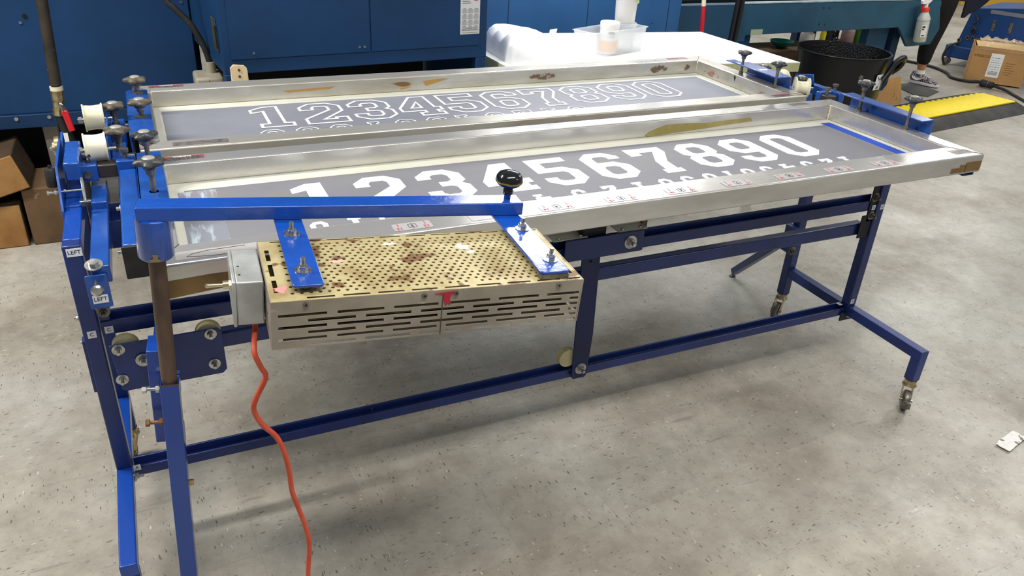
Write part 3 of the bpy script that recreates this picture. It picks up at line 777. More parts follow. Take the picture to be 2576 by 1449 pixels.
ri = [[V(p) for p in ((-hh + t_, -hh + t_, z), (hh - t_, -hh + t_, z), (hh - t_, hh - t_, z), (-hh + t_, hh - t_, z))] for z in (-.003, -.06)]
A, B = [mb.verts([MP @ p for p in r]) for r in ro]; C_, D_ = [mb.verts([MP @ p for p in r]) for r in ri]
mb.face(A)
for k in range(4):
    j = (k + 1) % 4
    mb.face([A[k], A[j], B[j], B[k]]); mb.face([B[k], B[j], C_[j], C_[k]]); mb.face([C_[k], C_[j], D_[j], D_[k]])
mb.face(D_)
obj('post', mb, BLUE, dry, bevel=.002)
# bare worn rim of the socket
mb = MB()
for (l, r) in (((-hh, -hh), (hh, -hh + t_)), ((-hh, hh - t_), (hh, hh)), ((-hh, -hh + t_), (-hh + t_, hh - t_)), ((hh - t_, -hh + t_), (hh, hh - t_))):
    pass
mb.loft([mb.verts([MP @ V((sx * (hh + .0004), sy * (hh + .0004), z)) for sx, sy in ((-1, -1), (1, -1), (1, 1), (-1, 1))]) for z in (-.0045, -.0005)], False, False)
obj('worn_rim', mb, RUST, dry)
mb = MB(); mb.lathe(MP @ V((0, 0, -.05)), au, [(.0165, 0), (.0165, .30), (.0168, .305), (.0165, .31), (.0165, .40)], n=32); obj('pipe', mb, RUST, dry, smooth=True, label='rusty bare pipe')
mb = MB(); mb.lathe(MP @ V((0, 0, .298)), au, [(.0175, 0), (.031, .0), (.034, .004), (.034, .084), (.030, .086)], n=40); col_ = obj('collar', mb, BLUEWET, dry, smooth=True)
mb = MB(); mb.prism([(-.008, -.001), (.007, -.001), (.011, .002), (.005, .006), (.006, .014), (-.004, .015), (-.003, .006), (-.010, .003)], frame_m(MP @ V((.0, -.0342, .302)), ax_, au), .0009); obj('paint_chip', mb, mat('bare_chip', '8d7a55', .5, .3), col_)
# side tube bolted to the joint plate, and its clamp bolts
mb = MB(); Ms = fm(S0, ax_, ay_, au)
mb.box((-.046, .046, -.205), (-.012, .116, .045), Ms); obj('mounting_tube', mb, BLUE, dry, bevel=.002)
mb = MB(); mb.box((-.020, .019, -.06), (.018, .048, -.01), Ms); mb.box((-.020, .019, -.20), (.018, .048, -.15), Ms); mb.box((-.003, .02, -.16), (.0, .05, -.05), Ms)
obj('spacer_block', mb, BLUE, dry)
def side_bolt(p, d, L, r, m_, name='clamp_bolt'):
    d = V(d).normalized(); mb = MB(); mb.cyl(p, p + d * L, r * .5, n=12); mb.hexnut(p + d * L, d, r, r * 1.0); mb.hexnut(p + d * L * .15, d, r * 1.05, r * .8)
    return obj(name, mb, m_, dry, smooth=True)
side_bolt(MP @ V((-.019, .012, -.030)), -ax_, .030, .0085, STEEL)
side_bolt(MP @ V((-.019, .018, -.125)), -ax_, .032, .0085, RUSTB)
side_bolt(MP @ V((.019, 0, -.295)), ax_, .004, .007, BRASS)
# arm
HT = .0294; HA = .0317 + .004
mb = MB(); mb.box((-.028, -.02585, .3821), (.7573, .02585, .3821 + HT), MP); obj('arm', mb, BLUEWET, dry, bevel=.003, seg=3)
# knob
kp = MP @ V((.7573 - .030, .004, .3821 + HT))
mb = MB(); mb.cyl(kp - au * .002, kp + au * .016, .0075, n=16); kb = obj('knob_stud', mb, BLUEWET, dry, smooth=True)
mb = MB(); r = .0285
mb.lathe(kp + au * .010, au, [(.009, 0), (.0115, .003), (.0115, .010), (.010, .014), (.014, .0175), (.0245, .0225), (.0295, .029), (.0305, .034), (.0292, .042), (.0235, .0495), (.013, .0540), (.001, .0555)], n=40)
kb = obj('ball_knob', mb, BLACK, dry, smooth=True, label='shiny black ball knob')
mb = MB(); mb.lathe(kp + au * .010, au, [(.0298, .0290), (.0306, .0300), (.0310, .0325), (.0308, .0335)], n=40, c0=False, c1=False); obj('knob_band', mb, BRASS, kb, smooth=True)
# heater box: perforated lid
BW, BD, BH = .590, .246, .094
def P(x, y, z=0): return MBX @ V((x, y, z))
lid = MB(); zt, zb_ = 0.0, -.0018
def quad_hole(x0, x1, y0, y1, cx, cy, r, n=12):
    """rectangle with a round hole, top sheet + rim"""
    outer = []; inner = []
    for i in range(n):
        a = 2 * PI * i / n + PI / 4
        dx, dy = math.cos(a), math.sin(a)
        s = min((((x1 if dx > 0 else x0) - cx) / dx) if abs(dx) > 1e-6 else 9, (((y1 if dy > 0 else y0) - cy) / dy) if abs(dy) > 1e-6 else 9)
        px, py = cx + dx * s, cy + dy * s
        if i % (n // 4) == 0:
            px = x1 if dx > 0 else x0; py = y1 if dy > 0 else y0
        outer.append(P(px, py, zt)); inner.append((cx + dx * r, cy + dy * r))
    vo = lid.verts(outer); vi = lid.verts([P(x, y, zt) for x, y in inner]); vb = lid.verts([P(x, y, zb_) for x, y in inner])
    for i in range(n):
        j = (i + 1) % n
        lid.face([vo[i], vo[j], vi[j], vi[i]]); lid.face([vi[i], vi[j], vb[j], vb[i]])
def strip(x0, x1, y0, y1):
    if x1 - x0 > 1e-5 and y1 - y0 > 1e-5: lid.face(lid.verts([P(x0, y0, zt), P(x1, y0, zt), P(x1, y1, zt), P(x0, y1, zt)]))
def slotrow_x(x0, x1, y0, y1, ys0, ys1, L, pitch, start):
    strip(x0, x1, y0, ys0); strip(x0, x1, ys1, y1); x = x0; s = start
    while s < x1 - .01:
        a, b = max(s, x0 + .004), min(s + L, x1 - .004)
        strip(x, a, ys0, ys1); x = b; s += pitch
    strip(x, x1, ys0, ys1)
def slotrow_y(x0, x1, y0, y1, xs0, xs1, L, pitch, start):
    strip(x0, xs0, y0, y1); strip(xs1, x1, y0, y1); y = y0; s = start
    while s < y1 - .01:
        a, b = max(s, y0 + .003), min(s + L, y1 - .003)
        strip(xs0, xs1, y, a); y = b; s += pitch
    strip(xs0, xs1, y, y1)
gx0, gx1, gy0, gy1 = .030, .562, .022, .228
slotrow_x(0, BW, 0, gy0, .007, .012, .048, .062, .060)
slotrow_x(0, BW, gy1, BD, .237, .2405, .042, .054, .022)
slotrow_y(0, gx0, gy0, gy1, .008, .016, .046, .062, .034)
slotrow_y(gx1, BW, gy0, gy1, gx1 + .009, gx1 + .016, .052, .068, .030)
rows, cols = 17, 33
ph, pw = (gy1 - gy0) / rows, (gx1 - gx0) / (cols + .5)
random.seed(11)
for r_ in range(rows):
    off = pw / 2 if r_ % 2 else 0
    y0 = gy0 + r_ * ph
    if off: strip(gx0, gx0 + off, y0, y0 + ph)
    else: strip(gx1 - pw / 2, gx1, y0, y0 + ph)
    for c_ in range(cols):
        x0 = gx0 + off + c_ * pw
        if random.random() < .02: strip(x0, x0 + pw, y0, y0 + ph); continue
        quad_hole(x0, x0 + pw, y0, y0 + ph, x0 + pw / 2, y0 + ph / 2, .0036)
box = obj('heater_box', MB().box((.002, .002, -BH + .002), (BW - .002, .004, -.003), MBX), DARK, dry)
bpy.data.objects.remove(box)
lid_o = obj('perforated_lid', lid, GOLD, dry)
# front and side sheets with louvre slots
def slotted(name, M, W_, H_, rowsz, L, pitch, hs2, m_, seam=None):
    mb = MB(); th = -.0016
    def s2(x0, x1, z0, z1):
        if x1 - x0 > 1e-5 and z1 - z0 > 1e-5: mb.box((x0, 0, z0), (x1, .0016, z1), M)
    zc = 0.0
    for k, z in enumerate(rowsz):
        s2(0, W_, z, zc); x = 0; s = .010 if k % 2 == 0 else .010 + pitch / 2
        while s < W_ - .02:
            e = min(s + L, W_ - .006); s2(x, s, z - hs2, z); x = e; s += pitch
        s2(x, W_, z - hs2, z); zc = z - hs2
    s2(0, W_, -H_, zc)
    return obj(name, mb, m_, dry)
rz = [-.025, -.0370, -.049, -.061, -.073, -.0845]
fr_ = slotted('front_sheet', MBX, BW, BH, rz, .083, .101, .0062, BOXM)
Mside = fm(OB, by_, -bx_, bu)
slotted('side_sheet', Mside, BD, BH, rz[::2], .050, .075, .006, BOXM)
slotted('side_sheet', fm(OB + bx_ * (BW - .0016), by_, -bx_, bu), BD, BH, rz[::2], .050, .075, .006, BOXM)
slotted('rear_sheet', fm(OB + by_ * (BD - .0016), bx_, by_, bu), BW, BH, rz[::2], .083, .101, .005, BOXM)
obj('heating_panel', MB().box((.02, .02, -BH + .004), (BW - .02, BD - .02, -BH + .030), MBX), mat('sooty_metal', '5b5140', .6, .3, noise='3a3226', nscale=12), dry)
obj('inner_shelf', MB().box((.010, .010, -.046), (BW - .01, BD - .01, -.044), MBX), mat('inner_metal', '6f6448', .5, .3, noise='544a34', nscale=12), dry)
sm = MB(); sm.box((.3015, -.0006, -BH), (.3035, 0, -.008), MBX); obj('sheet_seam', sm, mat('seam_shadow_gap', '4d463c', .7), fr_)
for sx_ in (.057, .267, .327, .537):
    s = MB(); p = MBX @ V((sx_, 0, -.0085)); s.cyl(p, p - by_ * .0022, .0052, n=16); so = obj('screw', s, DULL, fr_, smooth=True)
    s = MB(); s.cyl(p - by_ * .0021, p - by_ * .0025, .002, n=8); obj('screw_recess', s, DARK, so)
rp = MB(); rp.prism([(.286, -.006), (.330, -.003), (.331, -.007), (.318, -.010), (.316, -.020), (.319, -.031), (.312, -.028), (.309, -.034), (.304, -.020), (.304, -.010)], frame_m(MBX @ V((0, -.0003, 0)), bx_, bu), .0006)
obj('red_ink_splash', rp, INKR, fr_)
for q, (ox, oy, rr_) in enumerate(((.245, .115, .026), (.330, .150, .016), (.40, .10, .020))): pass
WHS = mat('white_ink_dried', 'd9cdbd', .5)
def blob(parent, cx, cy, r, M, m_, name, seed, sx_=1.0):
    random.seed(seed); pts = []
    for i in range(18):
        a = 2 * PI * i / 18; k = r * random.uniform(.45, 1.1)
        pts.append((cx + sx_ * k * math.cos(a), cy + k * math.sin(a)))
    return obj(name, MB().prism(pts, M, .0004), m_, parent)
blob(lid_o, .393, .175, .016, MBX, WHS, 'dried_ink_patch', 2)
blob(lid_o, .405, .148, .010, MBX, WHS, 'dried_ink_patch', 5)
blob(lid_o, .250, .205, .008, MBX, WHS, 'dried_ink_patch', 8, 2.6)
blob(lid_o, .135, .140, .008, MBX, mat('pink_ink_dried', 'cfa39a', .5), 'dried_ink_patch', 9, 2.5)
blob(lid_o, .020, .045, .016, MBX, mat('pink_ink_bright', 'd98a86', .5), 'dried_ink_patch', 13)
# straps and their bolts
def strap(x0, x1, y0, y1):
    mb = MB(); z0, z1 = .0095, .0155
    mb.prism([(x0, y1), (x0, y0 + .006), (x0 + .006, y0), (x1 - .004, y0), (x1, y0 + .006), (x1, y1)], MBX @ Matrix.Translation((0, 0, z0)), z1 - z0)
    return obj('strap', mb, BLUEWET, dry, bevel=.0015)
stA = strap(.038, .093, .026, .375)
stB = strap(.502, .563, .012, .330)
for st_, x, y in ((stA, .0634, .240), (stA, .0634, .083), (stB, .5415, .214), (stB, .542, .063)):
    p = MBX @ V((x, y, .0155)); mb = MB()
    mb.cyl(p, p + bu * .0018, .0155, n=24); wsh = obj('washer', mb, STEEL, st_, smooth=True)
    q = p + bu * .0018; mb = MB(); mb.hexnut(q, bu, .0098, .008); mb.cyl(q + bu * .008, q + bu * .0115, .0082, .0065, n=20); mb.cyl(q + bu * .011, q + bu * .024, .0042, n=14)
    obj('lock_nut', mb, STEEL, st_, smooth=True)
    q = MBX @ V((x, y, 0)); obj('spacer', MB().cyl(q, q + bu * .0096, .008, n=16), DULL, st_, smooth=True)
obj('gap_shadow_pad', MB().box((.50, .010, .001), (.56, .03, .0095), MBX), DULL, stB)
# switch box
bk_ = MB(); bk_.box((-.040, .112, -.10), (-.018, .296, .02), Ms); obj('offset_bracket', bk_, BLUE, dry, bevel=.002)
jb = MB(); jb.box((-.0515, .088, -.092), (-.004, .222, -.004), MBX); jbo = obj('switch_box', jb, mat('galvanised_steel', 'bfc1be', .36, .45, noise='a5a7a4', nscale=14), dry, bevel=.003)
obj('box_cover', MB().box((-.0575, .086, -.094), (-.0515, .224, -.002), MBX), mat('galvanised_steel', 'a9aba8'), jbo, bevel=.002)
for yy in (.118, .152): obj('knockout_dot', MB().cyl(MBX @ V((-.043, yy, -.0042)), MBX @ V((-.043, yy, -.0035)), .0022, n=10), DARK, jbo)
tp = MBX @ V((-.0575, .118, -.022)); mb = MB()
mb.hexnut(tp, -bx_, .0095, .004); mb.cyl(tp - bx_ * .004, tp - bx_ * .014, .0075, n=16); mb.cyl(tp - bx_ * .013, tp - bx_ * .040 , .0030, .0040, n=12); mb.sphere(tp - bx_ * .040, .0042, n=10)
obj('toggle_switch', mb, mat('brassy_nickel', 'd9c9a2', .25, .9), jbo, smooth=True)
# cord
cp = MBX @ V((-.020, .110, -.092))
cp = V((-.0854, 1.423, .1408)) + (cp - V((-.0936, 1.5603, 0))) * .912
cpts = [cp - bu * .0005, cp - bu * .018, V((.0939, 1.1509, .8978 - .03)), V((.1003, 1.1446, .840)), V((.1058, 1.14, .8202)), V((.0876, 1.14, .7838)), V((.0803, 1.14, .7591)), V((.0912, 1.14, .7245)), V((.1113, 1.14, .6926)), V((.1222, 1.14, .6515)),
        V((.1268, 1.14, .6014)), V((.1277, 1.14, .5603)), V((.1341, 1.14, .5238)), V((.1441, 1.14, .4691)), V((.1487, 1.14, .4144)), V((.1404, 1.14, .3323)), V((.13, 1.13, .20)), V((.12, 1.10, .08)), V((.12, 1.04, .016)), V((.15, .92, .007)), V((.22, .75, .007)), V((.32, .52, .007)), V((.30, .2, .007)), V((.1, -.2, .007))]
def smooth_path(P_, k=6):
    out = []
    for i in range(len(P_) - 1):
        p0, p1, p2, p3 = P_[max(i - 1, 0)], P_[i], P_[i + 1], P_[min(i + 2, len(P_) - 1)]
        for j in range(k):
            t = j / k
            out.append(.5 * ((2 * p1) + (p2 - p0) * t + (2 * p0 - 5 * p1 + 4 * p2 - p3) * t * t + (3 * p1 - p0 - 3 * p2 + p3) * t ** 3))
    return out + [P_[-1]]
dry.location = (-.0854, 1.423, .1408); dry.scale = (.912, .912, .912)
cord = obj('power_cord', MB().tube(smooth_path(cpts), .0047, n=12), CORD, None, smooth=True)
tag(cord, 'orange power cord hanging from the grey switch box down to the floor', 'cord')

# ------------------------------------------------------------------ clamps and carriage parts
def cbox(name, lo, hi, m_, parent, bevel=.002, **k): return obj(name, MB().box(lo, hi), m_, parent, bevel=bevel, **k)
# front left clamp
cl = thing('screen_clamp', 'blue clamp gripping the front screen at its left end, two star knobs', 'clamp', (-.05, 1.85, .84), 'screen clamps at the frame ends')
cbox('clamp_tube', (-.094, 1.60, .838), (-.053, 2.054, .885), CLAMPB, cl, .004)
cbox('end_cap', (-.096, 1.592, .812), (-.050, 1.60, .884), BLACKR, cl)
cbox('clamp_plate', (-.0515, 1.62, .908), (.008, 2.09, .912), CLAMPB, cl, .0015)
cbox('clamp_web', (-.0515, 1.62, .845), (-.0465, 2.09, .912), CLAMPB, cl, .0015)
sticker(cl, 'L', FY(-.070, 1.5995, .872), .022, .014, .010)
star_knob(cl, (-.022, 2.047, .955), r=.029, stem=.043, rot=.5); star_knob(cl, (-.020, 1.811, .966), r=.030, stem=.054, rot=1.3)
for yy in (1.867, 1.630): bolt(cl, (-.088, yy, .858), (-1, 0, 0), .009, shaft=.008)
cbox('sleeve', (-.096, 2.055, .860), (-.053, 2.098, .905), CLAMPB, cl)
mb = MB(); mb.cyl((-.074, 2.078, .905), (-.074, 2.078, .926), .0055, n=14); mb.cyl((-.074, 2.078, .922), (-.074, 2.078, .930), .010, n=18); obj('set_bolt', mb, DULL, cl, smooth=True)
# rear left clamp
c2 = thing('screen_clamp', 'blue clamp gripping the rear screen at its left end, two dusty knobs', 'clamp', (-.03, 2.48, .84), 'screen clamps at the frame ends')
mb = MB().prism(rnd(-.058, 2.225, .002, 2.70, .012), Matrix.Translation((0, 0, .908)), .005); obj('clamp_plate', mb, CLAMPB, c2, bevel=.001)
cbox('clamp_web', (-.060, 2.24, .82), (-.055, 2.69, .912), CLAMPB, c2, .0015)
star_knob(c2, (-.027, 2.662, .938), r=.031, stem=.028, m_knob=KNOBD, rot=.2, foot=False); star_knob(c2, (-.024, 2.400, .940), r=.030, stem=.030, m_knob=KNOBD, rot=.9, foot=False)
for yy in (2.662, 2.40): obj('washer', MB().cyl((-.026, yy, .912), (-.026, yy, .916), .016, n=20), KNOBD, c2, smooth=True)
cbox('clamp_foot', (-.040, 2.185, .9005), (-.005, 2.222, .916), DULL, c2, .004)
# left guide carriage between the end frame and the clamps
ca = thing('guide_carriage', 'blue carriage with two ivory rollers and dusty knobs at the left end', 'carriage', (-.14, 2.15, .80), 'roller carriages at the ends')
cbox('cross_sleeve', (-.187, 2.060, .858), (-.139, 2.105, .900), CLAMPB, ca, .003)
bolt(ca, (-.162, 2.060, .878), (0, -1, 0), .0095, washer=False, shaft=0, material=DULL)
mb = MB(); mb.cyl((-.158, 2.085, .900), (-.158, 2.085, .918), .006, n=14); mb.cyl((-.158, 2.085, .915), (-.158, 2.085, .922), .0105, n=18); obj('set_bolt', mb, DULL, ca, smooth=True)
cbox('cross_tube', (-.139, 2.062, .864), (-.094, 2.100, .897), mat('brown_bare_tube', '4d4642', .4, .5), ca, .003)
# the tall hump above the upright
cbox('hook_tube', (-.205, 2.000, .885), (-.171, 2.058, .930), CLAMPB, ca, .004)
cbox('hook_tube', (-.205, 2.107, .885), (-.171, 2.170, .930), CLAMPB, ca, .004)
cbox('hook_tube', (-.205, 2.050, .902), (-.171, 2.115, .930), CLAMPB, ca, .005)
mb = MB().prism([(1.93, .84), (2.00, .925), (2.18, .93), (2.20, .905), (2.29, .920), (2.29, .865), (2.10, .80), (1.93, .80)], frame_m((-.222, 0, 0), (0, 1, 0), (0, 0, 1)), .006); obj('side_plate', mb, CLAMPB, ca, bevel=.001)
mb = MB(); mb.cyl((-.222, 2.215, .90), (-.232, 2.215, .90), .030, n=28); mb.cyl((-.232, 2.215, .90), (-.238, 2.215, .90), .018, n=24); ds_ = obj('bearing_disc', mb, BRASS, ca, smooth=True)
bolt(ds_, (-.238, 2.215, .90), (-1, 0, 0), .006, shaft=.002)
mb = MB(); mb.lathe((-.234, 1.995, .876), (.03, .15, .98), [(.006, 0), (.011, .002), (.0125, .006), (.0125, .040), (.010, .045), (.004, .046), (.0035, .053), (.001, .054)], n=20); obj('rubber_handle', mb, BLACKR, ca, smooth=True)
mb = MB(); mb.cyl((-.246, 1.985, .868), (-.175, 1.985, .868), .003, n=10); rd = obj('threaded_rod', mb, STEEL, ca, smooth=True)
for xx in (-.243, -.228, -.208): bolt(rd, (xx, 1.985, .868), (-1, 0, 0), .0055, washer=False, shaft=0)
mb = MB(); mb.bar((-.172, 1.995, .895), (-.170, 1.945, .858), .006, .003); mb.box((-.182, 1.935, .854), (-.158, 1.946, .858)); obj('steel_hook', mb, STEEL, ca, bevel=.0008)
# second bar with the LEFT end plate
cbox('slide_bar', (-.163, 1.640, .788), (-.126, 1.955, .828), CLAMPB, ca, .003)
cbox('slide_bar', (-.161, 1.955, .800), (-.126, 2.10, .845), CLAMPB, ca, .003)
pl = plate('end_plate', rnd(-.176, .735, -.134, .812, .004), 1.632, .005, CLAMPB, ca)
sticker(ca, 'LEFT', FY(-.155, 1.6312, .757), .029, .019, .0125)
mb = MB(); mb.cyl((-.155, 1.640, .800), (-.155, 1.60, .800), .0045, n=12); mb.lathe((-.155, 1.606, .792), (.05, -1, .0), [(.006, 0), (.0125, .002), (.0125, .005), (.009, .009), (.002, .010)], n=24); obj('carriage_bolt', mb, STEEL, ca, smooth=True)
bolt(ca, (-.155, 1.648, .828), (0, -.3, 1), .010, shaft=0)
# rollers
for (c_, rr_, ww) in (((-.142, 2.372, .928), .037, .050), ((-.136, 2.112, .926), .037, .050)):
    pu = pulley(ca, c_, (1, .05, 0), rr_, ww, lip=.07)
    obj('axle_bolt', MB().cyl((c_[0] - .040, c_[1], c_[2] - .005), (c_[0] + .045, c_[1], c_[2] - .005), .006, n=12).cyl((c_[0] - .038, c_[1], c_[2] - .005), (c_[0] - .030, c_[1], c_[2] - .005), .010, n=6), STEEL, pu, smooth=True)
mb = MB(); mb.box((-.112, 2.108, .868), (-.107, 2.42, .935)); obj('roller_bracket', mb, CLAMPB, ca, bevel=.001)
cbox('knob_base', (-.106, 2.08, .86), (-.070, 2.24, .895), CLAMPB, ca, .003); cbox('knob_base', (-.106, 2.32, .86), (-.070, 2.46, .895), CLAMPB, ca, .003)
cbox('rear_crossbar', (-.106, 2.10, .72), (-.092, 2.75, .80), MACHD, ca, .002)
star_knob(ca, (-.092, 2.400, .935), r=.029, stem=.030, m_knob=KNOBD, rot=.1); star_knob(ca, (-.086, 2.165, .935), r=.030, stem=.030, m_knob=KNOBD, rot=.7)
mb = MB(); mb.cyl((-.10, 2.15, .885), (-.050, 2.15, .885), .008, n=12); obj('cross_bolt', mb, DULL, ca, smooth=True)
mb = MB(); mb.cyl((-.10, 2.42, .885), (-.062, 2.42, .885), .008, n=12); obj('cross_bolt', mb, DULL, ca, smooth=True)
cbox('lower_link', (-.14, 2.0, .70), (-.06, 2.05, .775), NAVY, ca, .003)

# front right clamp
c3 = thing('screen_clamp', 'blue channel clamp outside the front screen at its right end, two grey knobs', 'clamp', (2.31, 1.9, .85), 'screen clamps at the frame ends')
prof = [(2.208, .941), (2.208, .945), (2.257, .945), (2.262, .940), (2.262, .842), (2.210, .842), (2.210, .838), (2.266, .838), (2.266, .941), (2.259, .949), (2.206, .949), (2.206, .945)]
prof = [(2.206, .941), (2.206, .945), (2.256, .945), (2.260, .941), (2.260, .838), (2.206, .838), (2.206, .842), (2.256, .842), (2.256, .937), (2.252, .941)]
obj('clamp_channel', MB().prism(prof, frame_m((0, 1.995, 0), (1, 0, 0), (0, 0, 1)), .340), CLAMPB, c3, bevel=.001)
star_knob(c3, (2.222, 1.920, .985), r=.027, stem=.073, rot=.3); star_knob(c3, (2.216, 1.715, .985), r=.027, stem=.073, rot=1.0)
cbox('under_bracket', (2.20, 1.462, .832), (2.245, 1.50, .836), NAVY, c3, .001); cbox('under_bracket', (2.20, 1.462, .836), (2.204, 1.50, .849), NAVY, c3, .001); cbox('under_bracket', (2.241, 1.462, .836), (2.245, 1.50, .849), NAVY, c3, .001)
# rear right clamp
c4 = thing('screen_clamp', 'blue channel clamp on the rear screen at its right end, by the white table', 'clamp', (2.24, 2.5, .85), 'screen clamps at the frame ends')
prof = [(2.132, .939), (2.132, .943), (2.202, .943), (2.206, .939), (2.206, .836), (2.150, .836), (2.150, .840), (2.202, .840), (2.202, .935), (2.198, .939)]
obj('clamp_channel', MB().prism(prof, frame_m((0, 2.49, 0), (1, 0, 0), (0, 0, 1)), .245), CLAMPB, c4, bevel=.001)
cbox('rear_tab', (2.130, 2.49, .939), (2.172, 2.540, .943), CLAMPB, c4, .001)
star_knob(c4, (2.157, 2.472, .972), r=.026, stem=.060, rot=.2); star_knob(c4, (2.147, 2.262, .976), r=.027, stem=.064, rot=.7)
obj('white_sticker', MB().box((2.150, 2.355, .9431), (2.185, 2.370, .9435)), WHITE, c4)
obj('white_sticker', MB().box((2.138, 2.47, .9431), (2.148, 2.486, .9435)), WHITE, c4)
# right guide carriage
c5 = thing('guide_carriage', 'blue carriage bar with one ivory roller between the two right clamps', 'carriage', (2.28, 2.2, .82), 'roller carriages at the ends')
pu = pulley(c5, (2.240, 2.222, .906), (1, -.62, 0), .036, .052, lip=.08, gr=.62)
obj('axle_bolt', MB().cyl((2.216, 2.237, .906), (2.276, 2.200, .906), .006, n=12), STEEL, pu, smooth=True)
pu = pulley(c5, (2.325, 2.43, .885), (1, .30, 0), .034, .045, lip=.08)
obj('carriage_bar', MB().bar((2.325, 2.345, .893), (2.325, 2.10, .893), .026, .034), CLAMPB, c5, bevel=.003)
mb = MB().prism([(2.23, .90), (2.25, .945), (2.34, .925), (2.34, .90)], frame_m((2.312, 0, 0), (0, 1, 0), (0, 0, 1)), .004); tb_ = obj('eared_plate', mb, CLAMPB, c5, bevel=.001)
obj('plate_rivet', MB().cyl((2.309, 2.285, .922), (2.3125, 2.285, .922), .009, n=18), DULL, tb_, smooth=True)
cbox('cross_tube', (2.255, 2.100, .868), (2.300, 2.135, .902), mat('brown_bare_tube', '4d4642'), c5, .003)
cbox('cross_sleeve', (2.254, 2.136, .872), (2.310, 2.16, .908), CLAMPB, c5, .003)
for xx, yy in ((2.262, 2.115), (2.330, 2.145)):
    mb = MB(); mb.cyl((xx, yy, .900), (xx, yy, .928), .006, n=12); mb.cyl((xx, yy, .924), (xx, yy, .932), .011, n=16); obj('set_bolt', mb, DULL, c5, smooth=True)
star_knob(c5, (2.272, 2.262, .915), r=.027, stem=.030, rot=.5)
star_knob(c5, (2.268, 2.47, .910), r=.027, stem=.030, rot=.5)
cbox('knob_rail', (2.250, 2.20, .855), (2.285, 2.52, .885), CLAMPB, c5, .003)

# ------------------------------------------------------------------ background machines on the left
def Rz(x, y, deg, z=0): return Matrix.Translation((x, y, z)) @ Matrix.Rotation(math.radians(deg), 4, 'Z')
def bxm(name, lo, hi, M, m_, parent=None, bevel=.003, **k): return obj(name, MB().box(lo, hi, M), m_, parent, bevel=bevel, **k)
def dot(name, p, d, r, h, m_, parent): return obj(name, MB().cyl(p, V(p) + V(d) * h, r, n=14), m_, parent, smooth=True)
I4 = Matrix.Identity(4)
m1 = thing('machine_housing', 'long dark blue machine housing on the left with a bolted bottom flange', 'machine', (-1.2, 4.4, 0))
bxm('housing_panel', (-3.2, 3.90, .53), (.228, 3.93, 2.3), I4, MACH, m1)
bxm('housing_body', (-3.2, 3.93, .53), (.15, 4.9, 2.3), I4, MACHD, m1)
bxm('bottom_flange', (-3.2, 3.885, .471), (.205, 3.93, .53), I4, MACHD, m1)
for x in (-.53, -.405, -1.1, -1.7): dot('flange_bolt', (x, 3.885, .515), (0, -1, 0), .008, .005, STEEL, m1)
dot('panel_screw', (-.41, 3.90, .935), (0, -1, 0), .009, .004, DARK, m1); dot('panel_screw', (-.43, 3.90, .91), (0, -1, 0), .006, .004, STEEL, m1)
dot('panel_screw', (.20, 3.90, .98), (0, -1, 0), .006, .004, STEEL, m1)
bxm('dark_backing', (-3.2, 4.35, .10), (.25, 4.40, .47), I4, DARK, m1)  # black sheet added to put shade under the housing
bxm('machine_leg', (-1.05, 4.05, 0), (-.98, 4.12, .471), I4, MACHD, m1); bxm('machine_leg', (.15, 4.05, 0), (.22, 4.12, .471), I4, MACHD, m1)
# vertical pipe with valve
p = thing('air_pipe', 'brown vertical pipe with brass fitting and red lever valve before the blue housing', 'pipe', (-.33, 3.62, 0))
obj('pipe_run', MB().tube([(-.300, 3.60, 2.2), (-.309, 3.60, 1.05), (-.327, 3.60, .72)], .021, n=20), BROWNP, p, smooth=True)
obj('pipe_end', MB().cyl((-.327, 3.60, .700), (-.327, 3.60, .716), .024, n=20), IVORY, p, smooth=True)
mb = MB(); mb.cyl((-.327, 3.60, .70), (-.330, 3.60, .66), .024, n=8); mb.cyl((-.330, 3.60, .66), (-.334, 3.60, .62), .021, n=16); mb.cyl((-.334, 3.60, .625), (-.336, 3.60, .60), .025, n=8)
vv = obj('valve_body', mb, BRASS, p, smooth=True)
obj('valve_nut', MB().cyl((-.325, 3.585, .655), (-.322, 3.56, .65), .009, n=6), STEEL, vv)
mb = MB(); mb.bar((-.318, 3.555, .650), (-.312, 3.55, .625), .018, .004); obj('lever_neck', mb, STEEL, vv)
mb = MB(); mb.bar((-.313, 3.55, .630), (-.300, 3.545, .545), .024, .010, up=(0, 1, 0)); obj('valve_lever', mb, RED, vv, bevel=.004)
obj('lower_hose', MB().tube([(-.336, 3.60, .605), (-.325, 3.60, .52), (-.305, 3.60, .42), (-.30, 3.60, .20), (-.30, 3.62, .0)], .020, n=16), BLACKR, p, smooth=True)
bxm('paper_tag', (-.345, 3.560, .475), (-.320, 3.562, .535), I4, WHITE, p, bevel=0)
